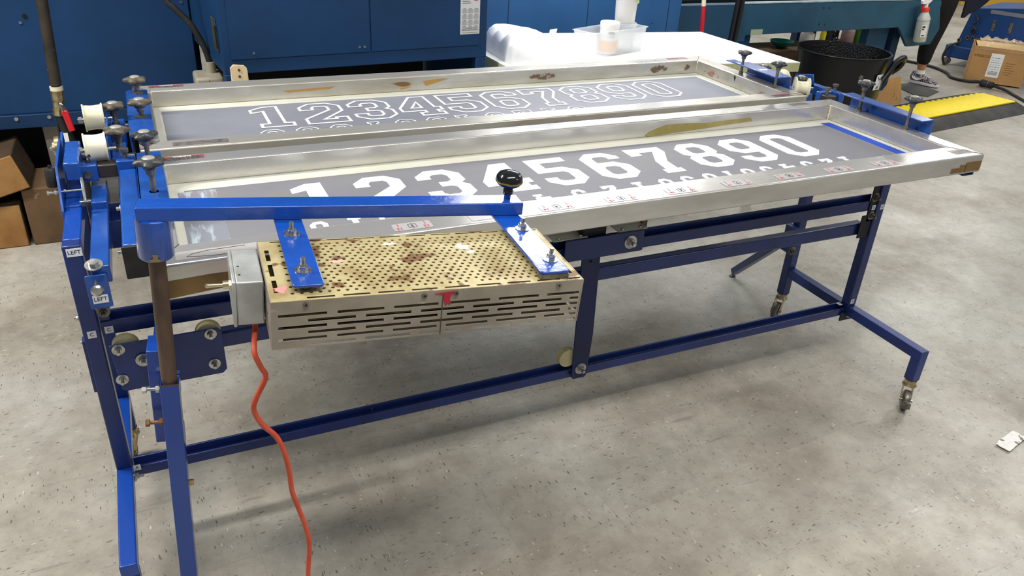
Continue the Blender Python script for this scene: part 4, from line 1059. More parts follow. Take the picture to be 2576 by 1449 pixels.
# beige disconnect box, hose
q = thing('switch_housing', 'beige boxy disconnect housing with a red stripe between the blue machines', 'electrical box', (.243, 3.50, .0))
bxm('housing', (.188, 3.45, .56), (.300, 3.60, .755), I4, BEIGE, q, bevel=.012)
bxm('joint_line', (.2415, 3.4485, .57), (.2430, 3.4500, .744), I4, INK, q, bevel=0)
mb = MB().prism([(3.46, .735), (3.53, .66), (3.53, .653), (3.46, .728)], frame_m((.1872, 0, 0), (0, 1, 0), (0, 0, 1)), .0006); obj('red_stripe', mb, RED, q)
obj('cable_gland', MB().cyl((.260, 3.54, .752), (.260, 3.54, .80), .021, n=18), BEIGE, q, smooth=True)
bxm('pedestal', (.20, 3.47, 0), (.29, 3.58, .56), I4, MACHD, q)
hz = obj('black_hose', MB().tube(smooth_path([V((.260, 3.54, .79)), V((.245, 3.54, .86)), V((.205, 3.55, .95)), V((.155, 3.56, 1.01)), V((.125, 3.57, 1.06)), V((.12, 3.6, 1.25)), V((.12, 3.75, 1.6)), V((.12, 3.93, 1.9))]), .013, n=12), BLACKR, None, smooth=True)
tag(hz, 'black cable curving up from the beige disconnect housing along the blue panel', 'cable')
# second cabinet
MC = Rz(.288, 3.245, 4.6)
m2 = thing('control_cabinet', 'blue two-door cabinet with a dark open base behind the rear screen', 'cabinet', (.86, 3.7, 0))
bxm('cabinet_body', (0, 0, .812), (1.142, .95, 2.1), MC, MACH, m2)
dl = bxm('door', (.030, -.006, .868), (.592, 0, 2.0), MC, MACH, m2, bevel=.0015)
dr = bxm('door', (.598, -.006, .868), (1.100, 0, 2.0), MC, MACH, m2, bevel=.0015)
for dx, pr in ((.115, dl), (.545, dl), (.567, dl)): dot('rivet', MC @ V((dx, -.006, .890)), MC.to_3x3() @ V((0, -1, 0)), .005, .003, STEEL, pr)
for x0 in (0, 1.09): bxm('corner_post', (x0, 0, 0), (x0 + .052, .05, .812), MC, MACH, m2)
bxm('corner_post', (0, .90, 0), (.05, .95, .812), MC, MACHD, m2); bxm('corner_post', (1.09, .90, 0), (1.142, .95, .812), MC, MACHD, m2)
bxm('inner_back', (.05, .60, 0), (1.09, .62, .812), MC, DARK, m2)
bxm('side_skirt', (1.10, .05, 0), (1.142, .90, .812), MC, MACHD, m2)
lt = bxm('latch_plate', (-.006, .06, .885), (0, .14, 1.01), MC, mat('worn_latch', '55594f', .5, .4, noise='2f3a3a', nscale=30), m2, bevel=.003)
bxm('latch_slot', (-.0075, .06, .90), (-.006, .075, .985), MC, DARK, lt, bevel=0)
# calendar card
cc = bxm('calendar_card', (1.006, -.0072, .918), (1.100, -.0062, 1.13), MC, mat('calendar_paper', 'dcdde0', .6), None, bevel=0)
tag(cc, 'white pocket calendar card stuck on the blue cabinet door corner', 'calendar')
def on_card(name, x0, x1, z0, z1, m_): return obj(name, MB().box((x0, -.0080, z0), (x1, -.0073, z1), MC), m_, cc)
GI = mat('grey_print', '9b9ca2', .7)
for r_ in range(4):
    for c_ in range(3):
        gx, gz = 1.013 + c_ * .0285, 1.022 - r_ * .0245
        mb = MB()
        for k in range(5): mb.box((gx, -.0080, gz - k * .0035), (gx + .023, -.0074, gz - k * .0035 + .0012), MC)
        obj('month_print', mb, GI, cc); on_card('month_name', gx + .006, gx + .018, gz + .0035, gz + .0047, INK)
on_card('phone_line', 1.03, 1.085, .9425, .9455, GI); on_card('print_line', 1.012, 1.094, .9345, .9360, INK); on_card('print_line', 1.014, 1.092, .9245, .9255, INK)
for k in range(5): on_card('print_line', 1.014, 1.055 - .004 * (k % 3), 1.048 + k * .0075, 1.0495 + k * .0075, INK)
obj('red_logo', MB().prism(rnd(1.070, 1.058, 1.090, 1.082, .004), MC @ frame_m((0, -.0073, 0), (1, 0, 0), (0, 0, 1)), .0006), INKR, cc)
obj('logo_centre', MB().prism(rnd(1.075, 1.062, 1.085, 1.076, .002), MC @ frame_m((0, -.0080, 0), (1, 0, 0), (0, 0, 1)), .0003), WHITE, cc)
# wooden paddle
mb = MB().prism([(-.034, 0), (.034, 0), (.030, .845), (.028, .858), (.018, .868), (-.020, .872), (-.032, .860)], frame_m((.332, 3.13, 0), (1, 0, 0), (0, .035, 1)), .012)
pd = obj('wooden_paddle', mb, WOODL, None, bevel=.002); tag(pd, 'pale wooden paddle end with two holes standing behind the rear screen', 'wood paddle')
for z in (.852, .828): dot('drill_hole', (.331, 3.1485 - .0005, z), (0, -1, 0), .005, .001, RUST, pd)
for o_ in list(pd.children): o_.location = o_.location + V((0, 3.13 + z * 0 - 3.1485 + .035 * .84 - .0128, 0))

# timber blocks
def timber(lo, hi, M, m_, label):
    t = obj('timber_block', MB().box(lo, hi, M), m_, None, bevel=.006)
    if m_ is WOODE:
        t.data.materials.append(mat('shaded_side', '4a3824', .85, noise='35281b', nscale=5))  # side faces coloured darker to paint in the shade under the machine
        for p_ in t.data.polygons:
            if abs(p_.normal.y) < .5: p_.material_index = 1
    tag(t, label, 'timber', 'timbers under the left machine'); return t
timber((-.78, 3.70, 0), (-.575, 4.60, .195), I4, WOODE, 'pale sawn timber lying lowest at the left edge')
timber((-.558, 3.70, 0), (-.418, 3.97, .262), I4, WOODO, 'dark weathered timber beside the left end of the stand')
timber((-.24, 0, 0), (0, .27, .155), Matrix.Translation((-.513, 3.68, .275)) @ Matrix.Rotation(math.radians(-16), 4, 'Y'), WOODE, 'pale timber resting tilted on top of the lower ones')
bb = bxm('white_post', (-.455, 4.0, 0), (-.395, 4.06, .471), I4, mat('grimy_white', 'b5aea2', .7), None); tag(bb, 'short grimy white post under the left blue housing', 'post')
bb = bxm('dark_crate', (-.80, 4.62, 0), (-.46, 5.0, .42), I4, mat('dark_brown_box', '2a211a', .8), None); tag(bb, 'dark brown crate pushed deep under the left housing', 'crate')

# third cabinet behind the white table
m3 = thing('rear_cabinet', 'bright blue panelled cabinet right behind the white table', 'cabinet', (2.45, 4.8, 0))
bxm('cabinet_body', (1.62, 4.42, 0), (3.26, 5.6, 1.9), I4, mat('bright_machine_blue', '28588a', .42, noise='235080', nscale=3), m3)
for x in (2.02, 2.56, 3.16): bxm('panel_seam', (x, 4.4185, .1), (x + .004, 4.42, 1.88), I4, mat('panel_gap', '0c2238', .8), m3, bevel=0)
dot('panel_rivet', (3.05, 4.42, .72), (0, -1, 0), .004, .002, DARK, m3)

# ------------------------------------------------------------------ white table and what stands on it
tb = thing('work_table', 'white laminate table with stained yellowish edge behind the right clamps', 'table', (2.3, 3.6, 0))
tp_ = [(1.50, 3.262), (3.02, 3.04), (2.99, 3.83), (1.48, 4.02)]
mb = MB().prism(tp_, Matrix.Translation((0, 0, .777)), .003); obj('table_top', mb, TABLEW, tb)
mb = MB().prism(tp_, Matrix.Translation((0, 0, .733)), .044); obj('table_edge', mb, TABLEE, tb, bevel=.0015)
for x, y in ((1.56, 3.32), (2.93, 3.12), (2.91, 3.74), (1.55, 3.93)): obj('leg', MB().box((x - .02, y - .02, 0), (x + .02, y + .02, .733)), BLACKR, tb, bevel=.002)
random.seed(21)
def puffy(name, x0, x1, y0, y1, z0, hf, m_, nx=40, ny=26, amp=.006, seed=1):
    """closed soft slab: height field on top, rounded sides"""
    from mathutils import noise as N
    mb = MB(); top = []; bot = []
    for j in range(ny + 1):
        rt, rb = [], []
        for i in range(nx + 1):
            u, v_ = i / nx, j / ny
            e = min(1, min(u, 1 - u) * 7, min(v_, 1 - v_) * 6)
            k = math.sqrt(max(0, 1 - (1 - e) ** 2))
            x = x0 + (x1 - x0) * u; y = y0 + (y1 - y0) * v_
            wob = N.noise(V((x * 9, y * 9, seed))) * amp + N.noise(V((x * 30, y * 22, seed + 3))) * amp * .35
            z = z0 + (hf(u, v_) * (.25 + .75 * k) + wob * (1.2 if k > 0 else .3)) * (1 if k > 0 else .25)
            sx = N.noise(V((x * 6, y * 6, seed + 9))) * .006
            rt.append(mb.bm.verts.new((x + sx, y + sx, max(z, z0 + .004)))); rb.append(mb.bm.verts.new((x + sx, y + sx, z0)) if (i in (0, nx) or j in (0, ny)) else None)
        top.append(rt); bot.append(rb)
    for j in range(ny):
        for i in range(nx): mb.face([top[j][i], top[j][i + 1], top[j + 1][i + 1], top[j + 1][i]])
    per = [(0, i) for i in range(nx)] + [(j, nx) for j in range(ny)] + [(ny, i) for i in range(nx, 0, -1)] + [(j, 0) for j in range(ny, 0, -1)]
    for a, b in zip(per, per[1:] + per[:1]):
        mb.face([top[a[0]][a[1]], bot[a[0]][a[1]], bot[b[0]][b[1]], top[b[0]][b[1]]])
    mb.face([bot[a][b] for a, b in per])
    return obj(name, mb, m_, None, smooth=True, flat_angle=70)
ct = puffy('folded_cloth', 1.535, 1.845, 3.285, 3.64, .780, lambda u, v_: .085 + .050 * math.exp(-((u - .28) / .25) ** 2) * v_ ** .5 + .012 * math.sin(9 * u + 2) + .010 * math.sin(22 * v_ + 5 * u), CLOTH, amp=.012)
tag(ct, 'bulky folded white cloth heaped at the left end of the white table', 'cloth')
c_2 = puffy('loose_rag', 1.90, 2.14, 3.215, 3.305, .7805, lambda u, v_: .010 + .003 * math.sin(14 * u), CLOTH, 24, 12, .003, 5); tag(c_2, 'flat white rag lying at the table edge before the plastic bin', 'rag')
mb = MB(); w0 = [V((1.872, 3.56, .79)), V((1.90, 3.55, .80)), V((1.90, 3.57, .855)), V((1.915, 3.59, .874)), V((1.88, 3.60, .868)), V((1.865, 3.585, .83))]
cva = mb.verts(w0); mb.face(cva); cvb = mb.verts([q_ + V((.002, .003, 0)) for q_ in w0]); mb.face(cvb)
for i in range(6): mb.face([cva[i], cva[(i + 1) % 6], cvb[(i + 1) % 6], cvb[i]])
pp = obj('torn_paper', mb, WHITE, None); tag(pp, 'torn white paper scrap curling up between cloth and plastic bin', 'paper')
# plastic bin
bn = thing('plastic_bin', 'translucent white plastic bin on the white table holding jars', 'bin', (2.13, 3.45, .78))
basep = [(1.945, 3.44), (1.995, 3.325), (2.325, 3.44), (2.272, 3.575)]
cxb = sum(p_[0] for p_ in basep) / 4; cyb = sum(p_[1] for p_ in basep) / 4
def sc_(k, z, dk=0): return [V((cxb + (a - cxb) * k, cyb + (b - cyb) * k, z)) for a, b in basep]
mb = MB()
rings = [mb.verts(sc_(1.0, .7805)), mb.verts(sc_(1.10, .895)), mb.verts(sc_(1.15, .896)), mb.verts(sc_(1.15, .901)), mb.verts(sc_(1.085, .901)), mb.verts(sc_(.985, .783))]
mb.loft(rings, True, True)
obj('bin_shell', mb, PLASTW, bn, bevel=.004)
def jar(name, label, x, y, z, r, h, lid_m, body_m, lidh=.03, content=None, taper=1.0, cat='jar'):
    t = thing(name, label, cat, (x, y, z))
    obj('jar_body', MB().lathe((x, y, z), (0, 0, 1), [(r * taper * .96, 0), (r * taper, .003), (r, h - lidh), (r * .93, h - lidh + .002)], n=32), body_m, t, smooth=True)
    obj('lid', MB().lathe((x, y, z + h - lidh), (0, 0, 1), [(r * 1.03, 0), (r * 1.05, .003), (r * 1.05, lidh - .003), (r * 1.0, lidh), (.001, lidh)], n=32), lid_m, t, smooth=True)
    return t
j1 = jar('paste_jar', 'white lidded jar with amber paste standing in the plastic bin', 2.115, 3.42, .784, .046, .150, JARW, JARW)
obj('amber_band', MB().lathe((2.115, 3.42, .795), (0, 0, 1), [(.0464, 0), (.0466, .052)], n=32, c0=False, c1=False), AMBER, j1, smooth=True)
ml = frame_m((2.099, 3.3735, .882), (1, .0, 0), (0, 0, 1)); 
obj('lettering', text_bm('TCB', .018, frame_m((2.100, 3.3725, .885), (.93, -.30, 0), (0, 0, 1)), bold=.0006), INK, j1)
bx_a = MB().box((2.085, 3.372, .868), (2.115, 3.3735, .8695)); obj('print_line', bx_a, INK, j1)
j2 = jar('food_tub', 'lower frosted round tub standing in the plastic bin beside the jar', 2.225, 3.465, .784, .062, .135, PLASTW, PLASTW, .012, taper=.86, cat='tub')
j3 = jar('food_tub', 'upper frosted round tub stacked above the bin, yellow print', 2.225, 3.465, .920, .056, .150, JARW, mat('milky_plastic', 'e9e6e4', .4, 0, trans=.15), .012, taper=.88, cat='tub')
obj('yellow_print', MB().prism([(-.014, -.02), (.014, -.02), (.014, .02), (-.014, .02)], frame_m((2.262, 3.420, 1.035), (.75, .66, 0), (0, 0, 1)), .001), mat('pale_green_print', 'cfe08a', .5), j3)
obj('lettering', text_bm('17', .022, frame_m((2.2625, 3.4185, 1.036), (.75, .66, 0), (0, 0, 1)) @ Matrix.Translation((0, 0, .0014)), bold=.0004), INK, j3)
obj('lettering', text_bm('73b', .016, frame_m((2.259, 3.4165, .985), (.75, .66, 0), (0, 0, 1)) @ Matrix.Translation((0, 0, .001)) @ Matrix.Rotation(1.3, 4, 'Z'), bold=.0003), INK, j3)

# ------------------------------------------------------------------ poles
rp_ = thing('striped_pole', 'thin red pole with a cream band standing behind the white table corner', 'pole', (3.2, 4.0, 0))
obj('pole_tube', MB().cyl((3.225, 4.02, 0), (3.095, 3.995, 1.0), .0125, n=16), RED, rp_, smooth=True)
obj('cream_band', MB().cyl((3.1085, 3.9975, .895), (3.0975, 3.9955, .98), .0131, n=16), mat('cream_tape', 'e8dfc4', .5), rp_, smooth=True)
obj('upper_tube', MB().cyl((3.095, 3.995, 1.0), (2.98, 3.975, 1.9), .0125, n=16), RED, rp_, smooth=True)
for (a, b, r_, lab) in (((3.585, 4.30, 0), (3.640, 4.29, 1.9), .014, 'left black pole of the pair beside the red pole'), ((3.640, 4.32, 0), (3.690, 4.30, 1.9), .017, 'right, thicker black pole of the pair beside the red pole')):
    o_ = obj('black_pole', MB().cyl(a, b, r_, n=16), mat('black_painted_steel', '1d1e21', .3), None, smooth=True); tag(o_, lab, 'pole')

# ------------------------------------------------------------------ conveyor with long side beam
cv = thing('conveyor', 'long teal blue conveyor side beam crossing the background on the right', 'conveyor', (5.0, 5.1, 0))
pol = [(3.35, .500), (3.35, .775), (6.10, .775), (6.125, .735), (6.125, .70), (6.19, .53), (6.13, .405), (5.86, .395), (5.70, .555), (4.12, .545), (4.12, .50)]
mb = MB().prism(pol, frame_m((0, 4.78, 0), (1, 0, 0), (0, 0, 1)), .03); obj('side_beam', mb, TEAL, cv, bevel=.003)
bxm('top_lip', (4.02, 4.745, .768), (6.11, 4.785, .778), I4, mat('worn_pale_lip', '7f9fb0', .4, noise='c6cfd2', nscale=5), cv, bevel=.001)
bxm('far_beam', (3.35, 5.75, .55), (6.15, 5.78, .775), I4, TEAL, cv)
bxm('belt', (3.28, 4.95, .80), (6.05, 5.65, .82), I4, mat('brown_belt', '6b5a50', .7, noise='57483f', nscale=4), cv)
bxm('belt_support', (3.28, 4.90, .775), (6.05, 4.95, .83), I4, mat('brown_belt', '6b5a50'), cv)
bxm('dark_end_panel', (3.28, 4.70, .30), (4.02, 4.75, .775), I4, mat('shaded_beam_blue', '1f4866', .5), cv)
mb = MB().prism([(3.72, .778), (3.92, .772), (3.90, .715), (3.84, .722)], frame_m((0, 4.742, 0), (1, 0, 0), (0, 0, 1)), .002)
obj('hanging_sheet', mb, mat('pale_blue_sheet', '8ea6b8', .5), cv)
for x, y in ((4.12, 4.85), (5.50, 4.86)):
    bxm('leg', (x, y, 0), (x + .23 if x > 5 else x + .14, y + .08, .56), I4, mat('leg_blue', '1f5078', .45), cv)
bxm('cross_foot', (5.80, 4.86, 0), (5.88, 4.94, .56), I4, MACHD, cv); bxm('leg', (4.12, 5.65, 0), (4.26, 5.73, .56), I4, MACHD, cv); bxm('leg', (5.50, 5.65, 0), (5.73, 5.73, .56), I4, MACHD, cv)
for x, z in ((4.84, .728), (4.90, .728), (4.83, .61), (4.89, .605)): dot('beam_bolt', (x, 4.75, z), (0, -1, 0), .009, .006, TEAL, cv)
dot('round_hole', (6.00, 4.7505, .635), (0, -1, 0), .020, .001, DARK, cv)
bxm('small_note', (4.16, 4.742, .545), (4.27, 4.748, .585), I4, mat('old_note', 'a9b59a', .7), cv, bevel=0)
# crate and bottles under the conveyor
cr = obj('wooden_crate', MB().box((4.55, 5.02, 0), (5.90, 5.45, .325)), WOODO, None, bevel=.006); tag(cr, 'long brown wooden crate under the conveyor behind the black tub', 'crate')
bwl = obj('plastic_bowl', MB().lathe((4.93, 5.22, .3255), (0, 0, 1), [(.03, 0), (.06, .02), (.095, .045), (.10, .06), (.095, .06), (.06, .025), (.028, .008)], n=28), mat('teal_plastic', '117a6c', .4), None, smooth=True); tag(bwl, 'teal plastic bowl sitting on the wooden crate', 'bowl')
def bottle(x, y, w_, h_, m_, label, cat='bottle'):
    t = thing('supply_bottle', label, cat, (x, y, .3255), 'bottles and packets on the crate')
    obj('bottle_body', MB().lathe((x, y, .3255), (0, 0, 1), [(w_ * .46, 0), (w_ * .5, .006), (w_ * .5, h_ * .72), (w_ * .3, h_ * .84), (w_ * .22, h_ * .86)], n=20), m_, t, smooth=True)
    obj('bottle_cap', MB().cyl((x, y, .3255 + h_ * .86), (x, y, .3255 + h_), w_ * .22, n=14), WHITE, t, smooth=True)
    return t
bottle(5.20, 5.22, .12, .15, JARW, 'squat cream tub at the left of the supplies on the crate')
bottle(5.315, 5.16, .05, .17, mat('yellow_label', 'd8c81c', .5), 'slim yellow bottle on the crate')
bottle(5.395, 5.18, .07, .17, INK, 'narrow black bottle next to the yellow one')
bottle(5.50, 5.22, .08, .17, mat('black_white_print', '15161c', .5, spots='e8e8e8', sscale=60, sthr=.6), 'black bottle with white print between black and pink ones')
bottle(5.62, 5.18, .11, .18, mat('dusty_pink_label', 'b99a98', .5), 'dusty pink bottle on the crate')
bottle(5.76, 5.20, .11, .18, mat('leaf_green_label', '4f8a35', .5), 'green bottle on the crate')
bottle(5.865, 5.18, .06, .18, mat('cream_label', 'd5cfbe', .5), 'thin cream bottle right of the green one')
bottle(5.855, 5.34, .09, .18, mat('brown_label', '6a4a3c', .5, spots='b01858', sscale=12, sthr=.6), 'brown and magenta bottle at the right end of the crate')

# ------------------------------------------------------------------ black tub
TX, TY, TH = 4.73, 4.36, .50
tu = thing('flexible_tub', 'large glossy black flexible tub with rope-like handles', 'tub', (TX, TY, 0))
mb = MB().lathe((TX, TY, 0), (0, 0, 1), [(.285, 0), (.292, .006), (.314, .30), (.316, .385), (.318, .40), (.326, TH - .012), (.338, TH - .004), (.336, TH), (.322, TH)], n=72, c1=False)
obj('tub_wall', mb, TUB, tu, smooth=True)
mb = MB().lathe((TX, TY, .008), (0, 0, 1), [(.275, 0), (.304, .30), (.322, TH - .008)], n=72, c1=False); obj('tub_inside', mb, TUBIN, tu, smooth=True)
def handle(a0):
    a0 = math.radians(a0); d = V((math.cos(a0), math.sin(a0), 0)); t = V((-d.y, d.x, 0)); c = V((TX, TY, 0)) + d * .318
    pts = [c + t * -.15 + V((0, 0, TH - .16)) - d * .014, c + t * -.13 + d * .012 + V((0, 0, TH - .10)), c + t * -.09 + d * .04 + V((0, 0, TH - .035)), c + t * -.04 + d * .085 + V((0, 0, TH - .005)), c + t * .03 + d * .10 + V((0, 0, TH - .03)), c + t * .06 + d * .085 + V((0, 0, TH - .085)), c + t * .07 + d * .045 + V((0, 0, TH - .13)), c + t * .08 + V((0, 0, TH - .16)) - d * .014]
    obj('handle', MB().tube(smooth_path(pts), .021, n=14), TUB, tu, smooth=True)
handle(-46)
obj('rivet_cap', MB().lathe((TX - .095, TY - .295, .375), (-.32, -.94, .1), [(.022, 0), (.020, .004), (.008, .008), (.001, .009)], n=20), DULL, tu, smooth=True)
mb = MB(); Ml = frame_m((TX + .070, TY - .3135, .33), (.975, .218, 0), (.015, -.072, 1)); mb.box((-.040, -.055, .0), (.040, .055, .0012), Ml); lb = obj('price_label', mb, WHITE, tu)
obj('label_stripe', MB().prism([(-.03, .045), (.0, .012), (.032, .045), (.024, .045), (0, .022), (-.022, .045)], Ml @ Matrix.Translation((0, 0, .0014)), .0004), INK, lb)
for k in range(6): obj('barcode_bar', MB().box((-.012 + k * .005, -.047, .0014), (-.0095 + k * .005, -.030, .0018), Ml), INK, lb)

# ------------------------------------------------------------------ spray bottle on the beam
sb = thing('spray_bottle', 'clear white spray bottle with red collar hooked on the conveyor beam', 'bottle', (5.88, 4.69, .455))
prf = [(.046, 0), (.050, .006), (.050, .155), (.048, .165), (.051, .17), (.050, .185), (.036, .215), (.027, .232), (.024, .238)]
M_ = Matrix.Translation((5.905, 4.685, .452)) @ Matrix.Rotation(math.radians(-7), 4, 'Y')
obj('bottle_body', MB().lathe(M_ @ V((0, 0, 0)), M_.to_3x3() @ V((0, 0, 1)), prf, n=28), mat('cloudy_plastic', 'dfe3dc', .35, 0, trans=.25), sb, smooth=True)
obj('red_collar', MB().lathe(M_ @ V((0, 0, .238)), M_.to_3x3() @ V((0, 0, 1)), [(.026, 0), (.030, .004), (.027, .03), (.018, .034)], n=24), mat('orange_red_plastic', 'e2472e', .4), sb, smooth=True)
mb = MB(); mb.cyl(M_ @ V((0, 0, .27)), M_ @ V((0, 0, .31)), .013, n=14); mb.prism([(-.055, .305), (-.062, .33), (-.02, .352), (.045, .348), (.05, .325), (.015, .30)], M_ @ frame_m((0, .011, 0), (1, 0, 0), (0, 0, 1)), .022); th_ = obj('spray_head', mb, WHITE, sb)
mb = MB(); mb.prism([(-.045, .305), (-.05, .268), (-.042, .24), (-.036, .268), (-.032, .305)], M_ @ frame_m((0, .006, 0), (1, 0, 0), (0, 0, 1)), .012); obj('trigger', mb, RED, sb)
mb = MB(); Ml = M_ @ frame_m((-.030, -.0490, .10), (.80, -.50, 0), (0, 0, 1)); mb.box((-.022, -.055, 0), (.020, .045, .001), Ml); lb = obj('front_label', mb, WHITE, sb)
for z0, z1, x0, x1 in ((.020, .034, -.018, .006), (.004, .016, -.018, .0), (-.045, -.038, -.016, .008)): obj('print_block', MB().box((x0, z0, .0011), (x1, z1, .0015), Ml), INK, lb)
obj('print_dot', MB().box((-.016, .012, .0015), (-.004, .022, .0019), Ml), AMBER, lb)

# ------------------------------------------------------------------ cardboard, mat, ramp, box
mb = MB().prism([(0, 0), (.31, 0), (.285, .215), (.14, .212), (.115, .16), (.03, .09), (.0, .04)], frame_m((5.345, 4.47, .001), (1, .06, 0), (-.05, .22, 1)), .004)
cb = obj('cardboard_sheet', mb, CARD, None); tag(cb, 'plain tan cardboard sheet with a notched edge leaning by the black tub', 'cardboard')
for (a, b) in (((.225, .035), (.245, .037)), ((.243, .037), (.245, .06)), ((.19, .06), (.215, .062)), ((.213, .062), (.215, .09)), ((.045, .03), (.047, .06))):
    obj('cut_line', MB().box((min(a[0], b[0]) - .001, min(a[1], b[1]) - .001, .0041), (max(a[0], b[0]) + .001, max(a[1], b[1]) + .001, .0048), frame_m((5.345, 4.47, .001), (1, .06, 0), (-.05, .22, 1))), mat('card_crease', '8a6a42', .8), cb)
mt_ = obj('rubber_mat', MB().prism([(6.0, 4.66), (6.08, 4.58), (6.34, 4.69), (6.36, 4.98), (6.10, 5.0)], Matrix.Translation((0, 0, .0005)), .006), MATG, None); tag(mt_, 'small dark grey ribbed mat under the shoe', 'mat')
# cable ramp
MR = Rz(5.22, 3.80, 7.2)
ra = thing('cable_ramp', 'yellow and black cable protector ramp lying on the floor', 'cable ramp', (5.9, 4.1, 0))
L0_, L1_ = -.10, 1.385
mb = MB().prism([(0, 0), (.165, .050), (.165, .052), (.46, .052), (.46, .050), (.60, .004), (.60, 0)], MR @ frame_m((L0_, 0, 0), (0, 1, 0), (0, 0, 1)), L1_ - L0_); obj('ramp_base', mb, RAMPB, ra, bevel=.002)
mb = MB(); mb.box((L0_ + .01, .150, .046), (L1_ - .035, .435, .058), MR); yl = obj('yellow_lid', mb, YELL, ra, bevel=.003)
for k in range(18): obj('lid_tooth', MB().box((L0_ + .03 + k * .078, .434, .046), (L0_ + .068 + k * .078, .452, .057), MR), YELL, yl)
random.seed(4)
for k in range(60):
    x = L0_ + .04 + random.random() * (L1_ - L0_ - .12); y = .17 + random.random() * .24
    mb = MB(); mb.box((x, y, .058), (x + .03, y + .004, .0592), MR); obj('tread_rib', mb, YELL, yl)
# plug and cable at the ramp end
pl_ = thing('cable_plug', 'black cable connector with its cable behind the yellow ramp', 'connector', (6.9, 4.6, 0))
obj('plug_body', MB().lathe((6.95, 4.62, .035), (-.35, .93, .05), [(.018, 0), (.030, .01), (.030, .05), (.022, .055), (.030, .06), (.034, .10), (.030, .115)], n=20), BLACKR, pl_, smooth=True)
obj('plug_ring', MB().lathe((6.9325, 4.6665, .0375), (-.35, .93, .05), [(.0305, 0), (.0315, .003), (.0305, .006)], n=20, c0=False, c1=False), DULL, pl_, smooth=True)
obj('cable_tail', MB().tube(smooth_path([V((6.95, 4.63, .035)), V((6.98, 4.52, .02)), V((6.93, 4.40, .012)), V((6.86, 4.28, .012)), V((6.80, 4.18, .014)), V((6.72, 4.10, .012))]), .012, n=10), BLACKR, pl_, smooth=True)
fh = obj('floor_hose', MB().tube(smooth_path([V((7.05, 5.75, .014)), V((7.13, 5.45, .014)), V((7.05, 5.2, .014)), V((6.92, 5.03, .014)), V((6.95, 4.88, .014)), V((7.12, 4.84, .014)), V((7.6, 4.9, .014)), V((8.2, 5.2, .014))]), .013, n=10), BLACKR, None, smooth=True); tag(fh, 'dark hose snaking over the floor below the blue wheeled unit', 'hose')
# big carton
dirx = V((.64, -.77, 0)).normalized(); A0 = V((6.97, 4.93, .012))
MBo = fm(A0, dirx, V((0, 0, 1)).cross(dirx), V((0, 0, 1)))
bo = thing('cardboard_box', 'big brown shipping carton with white label and plastic film in front of the blue unit', 'box', (7.2, 4.85, 0))
mb = MB(); W_, D_2, H_ = .46, .36, .315
mb.box((0, 0, 0), (W_, .004, H_), MBo); mb.box((0, D_2 - .004, 0), (W_, D_2, H_), MBo); mb.box((0, .004, 0), (.004, D_2 - .004, H_), MBo); mb.box((W_ - .004, .004, 0), (W_, D_2 - .004, H_), MBo); mb.box((.004, .004, 0), (W_ - .004, D_2 - .004, .004), MBo)
obj('carton', mb, CARD, bo)
obj('pallet_foot', MB().box((.03, .03, -.012), (W_ - .03, D_2 - .03, 0), MBo), DARK, bo)
fl_ = MB(); fl_.box((.02, .004, H_ - .01), (W_ - .02, D_2 - .01, H_ - .004), MBo); obj('flap', fl_, CARDL, bo)
Mf = MBo @ frame_m((0, 0, 0), (1, 0, 0), (0, 0, 1))
lb = obj('shipping_label', MB().box((.150, .055, .0002), (.255, .265, .0012), Mf), WHITE, bo)
random.seed(9)
for r_ in range(7):
    x = .160
    while x < .24:
        l = random.uniform(.004, .02); z = .225 - r_ * .02
        obj('label_print', MB().box((x, z, .0013), (min(x + l, .246), z + .004, .0017), Mf), GI if r_ % 2 else INK, lb); x += l + .006
for k in range(11): obj('barcode_bar', MB().box((.165 + k * .007, .075, .0013), (.168 + k * .007, .100, .0017), Mf), INK, lb)
obj('carton_print', text_bm('STREKCAT', .030, Mf @ Matrix.Translation((.085, .232, .0012)), bold=.0006), mat('faded_print', '7d5f3a', .8), bo)
for r_ in range(6): obj('carton_print_line', MB().box((.285, .19 - r_ * .020, .0002), (.36 - .012 * (r_ % 3), .194 - r_ * .020, .0008), Mf), mat('faded_print', '7d5f3a'), bo)
from mathutils import noise as NZ
mb = MB(); g = []
for j in range(15):
    row = []
    for i in range(23):
        u, v_ = i / 22, j / 14
        x = .03 + u * (W_ - .05); y = -.012 + v_ * .22; z = H_ + .005 + .035 * math.sin(PI * v_) * abs(NZ.noise(V((u * 7, v_ * 5, 2)))) * 3 + (.03 if v_ > .3 else -.03 * (1 - v_ / .3))
        row.append(mb.bm.verts.new(MBo @ V((x, y, z))))
    g.append(row)
for j in range(14):
    for i in range(22): mb.face([g[j][i], g[j][i + 1], g[j + 1][i + 1], g[j + 1][i]])
obj('plastic_film', mb, CLEAR, bo)

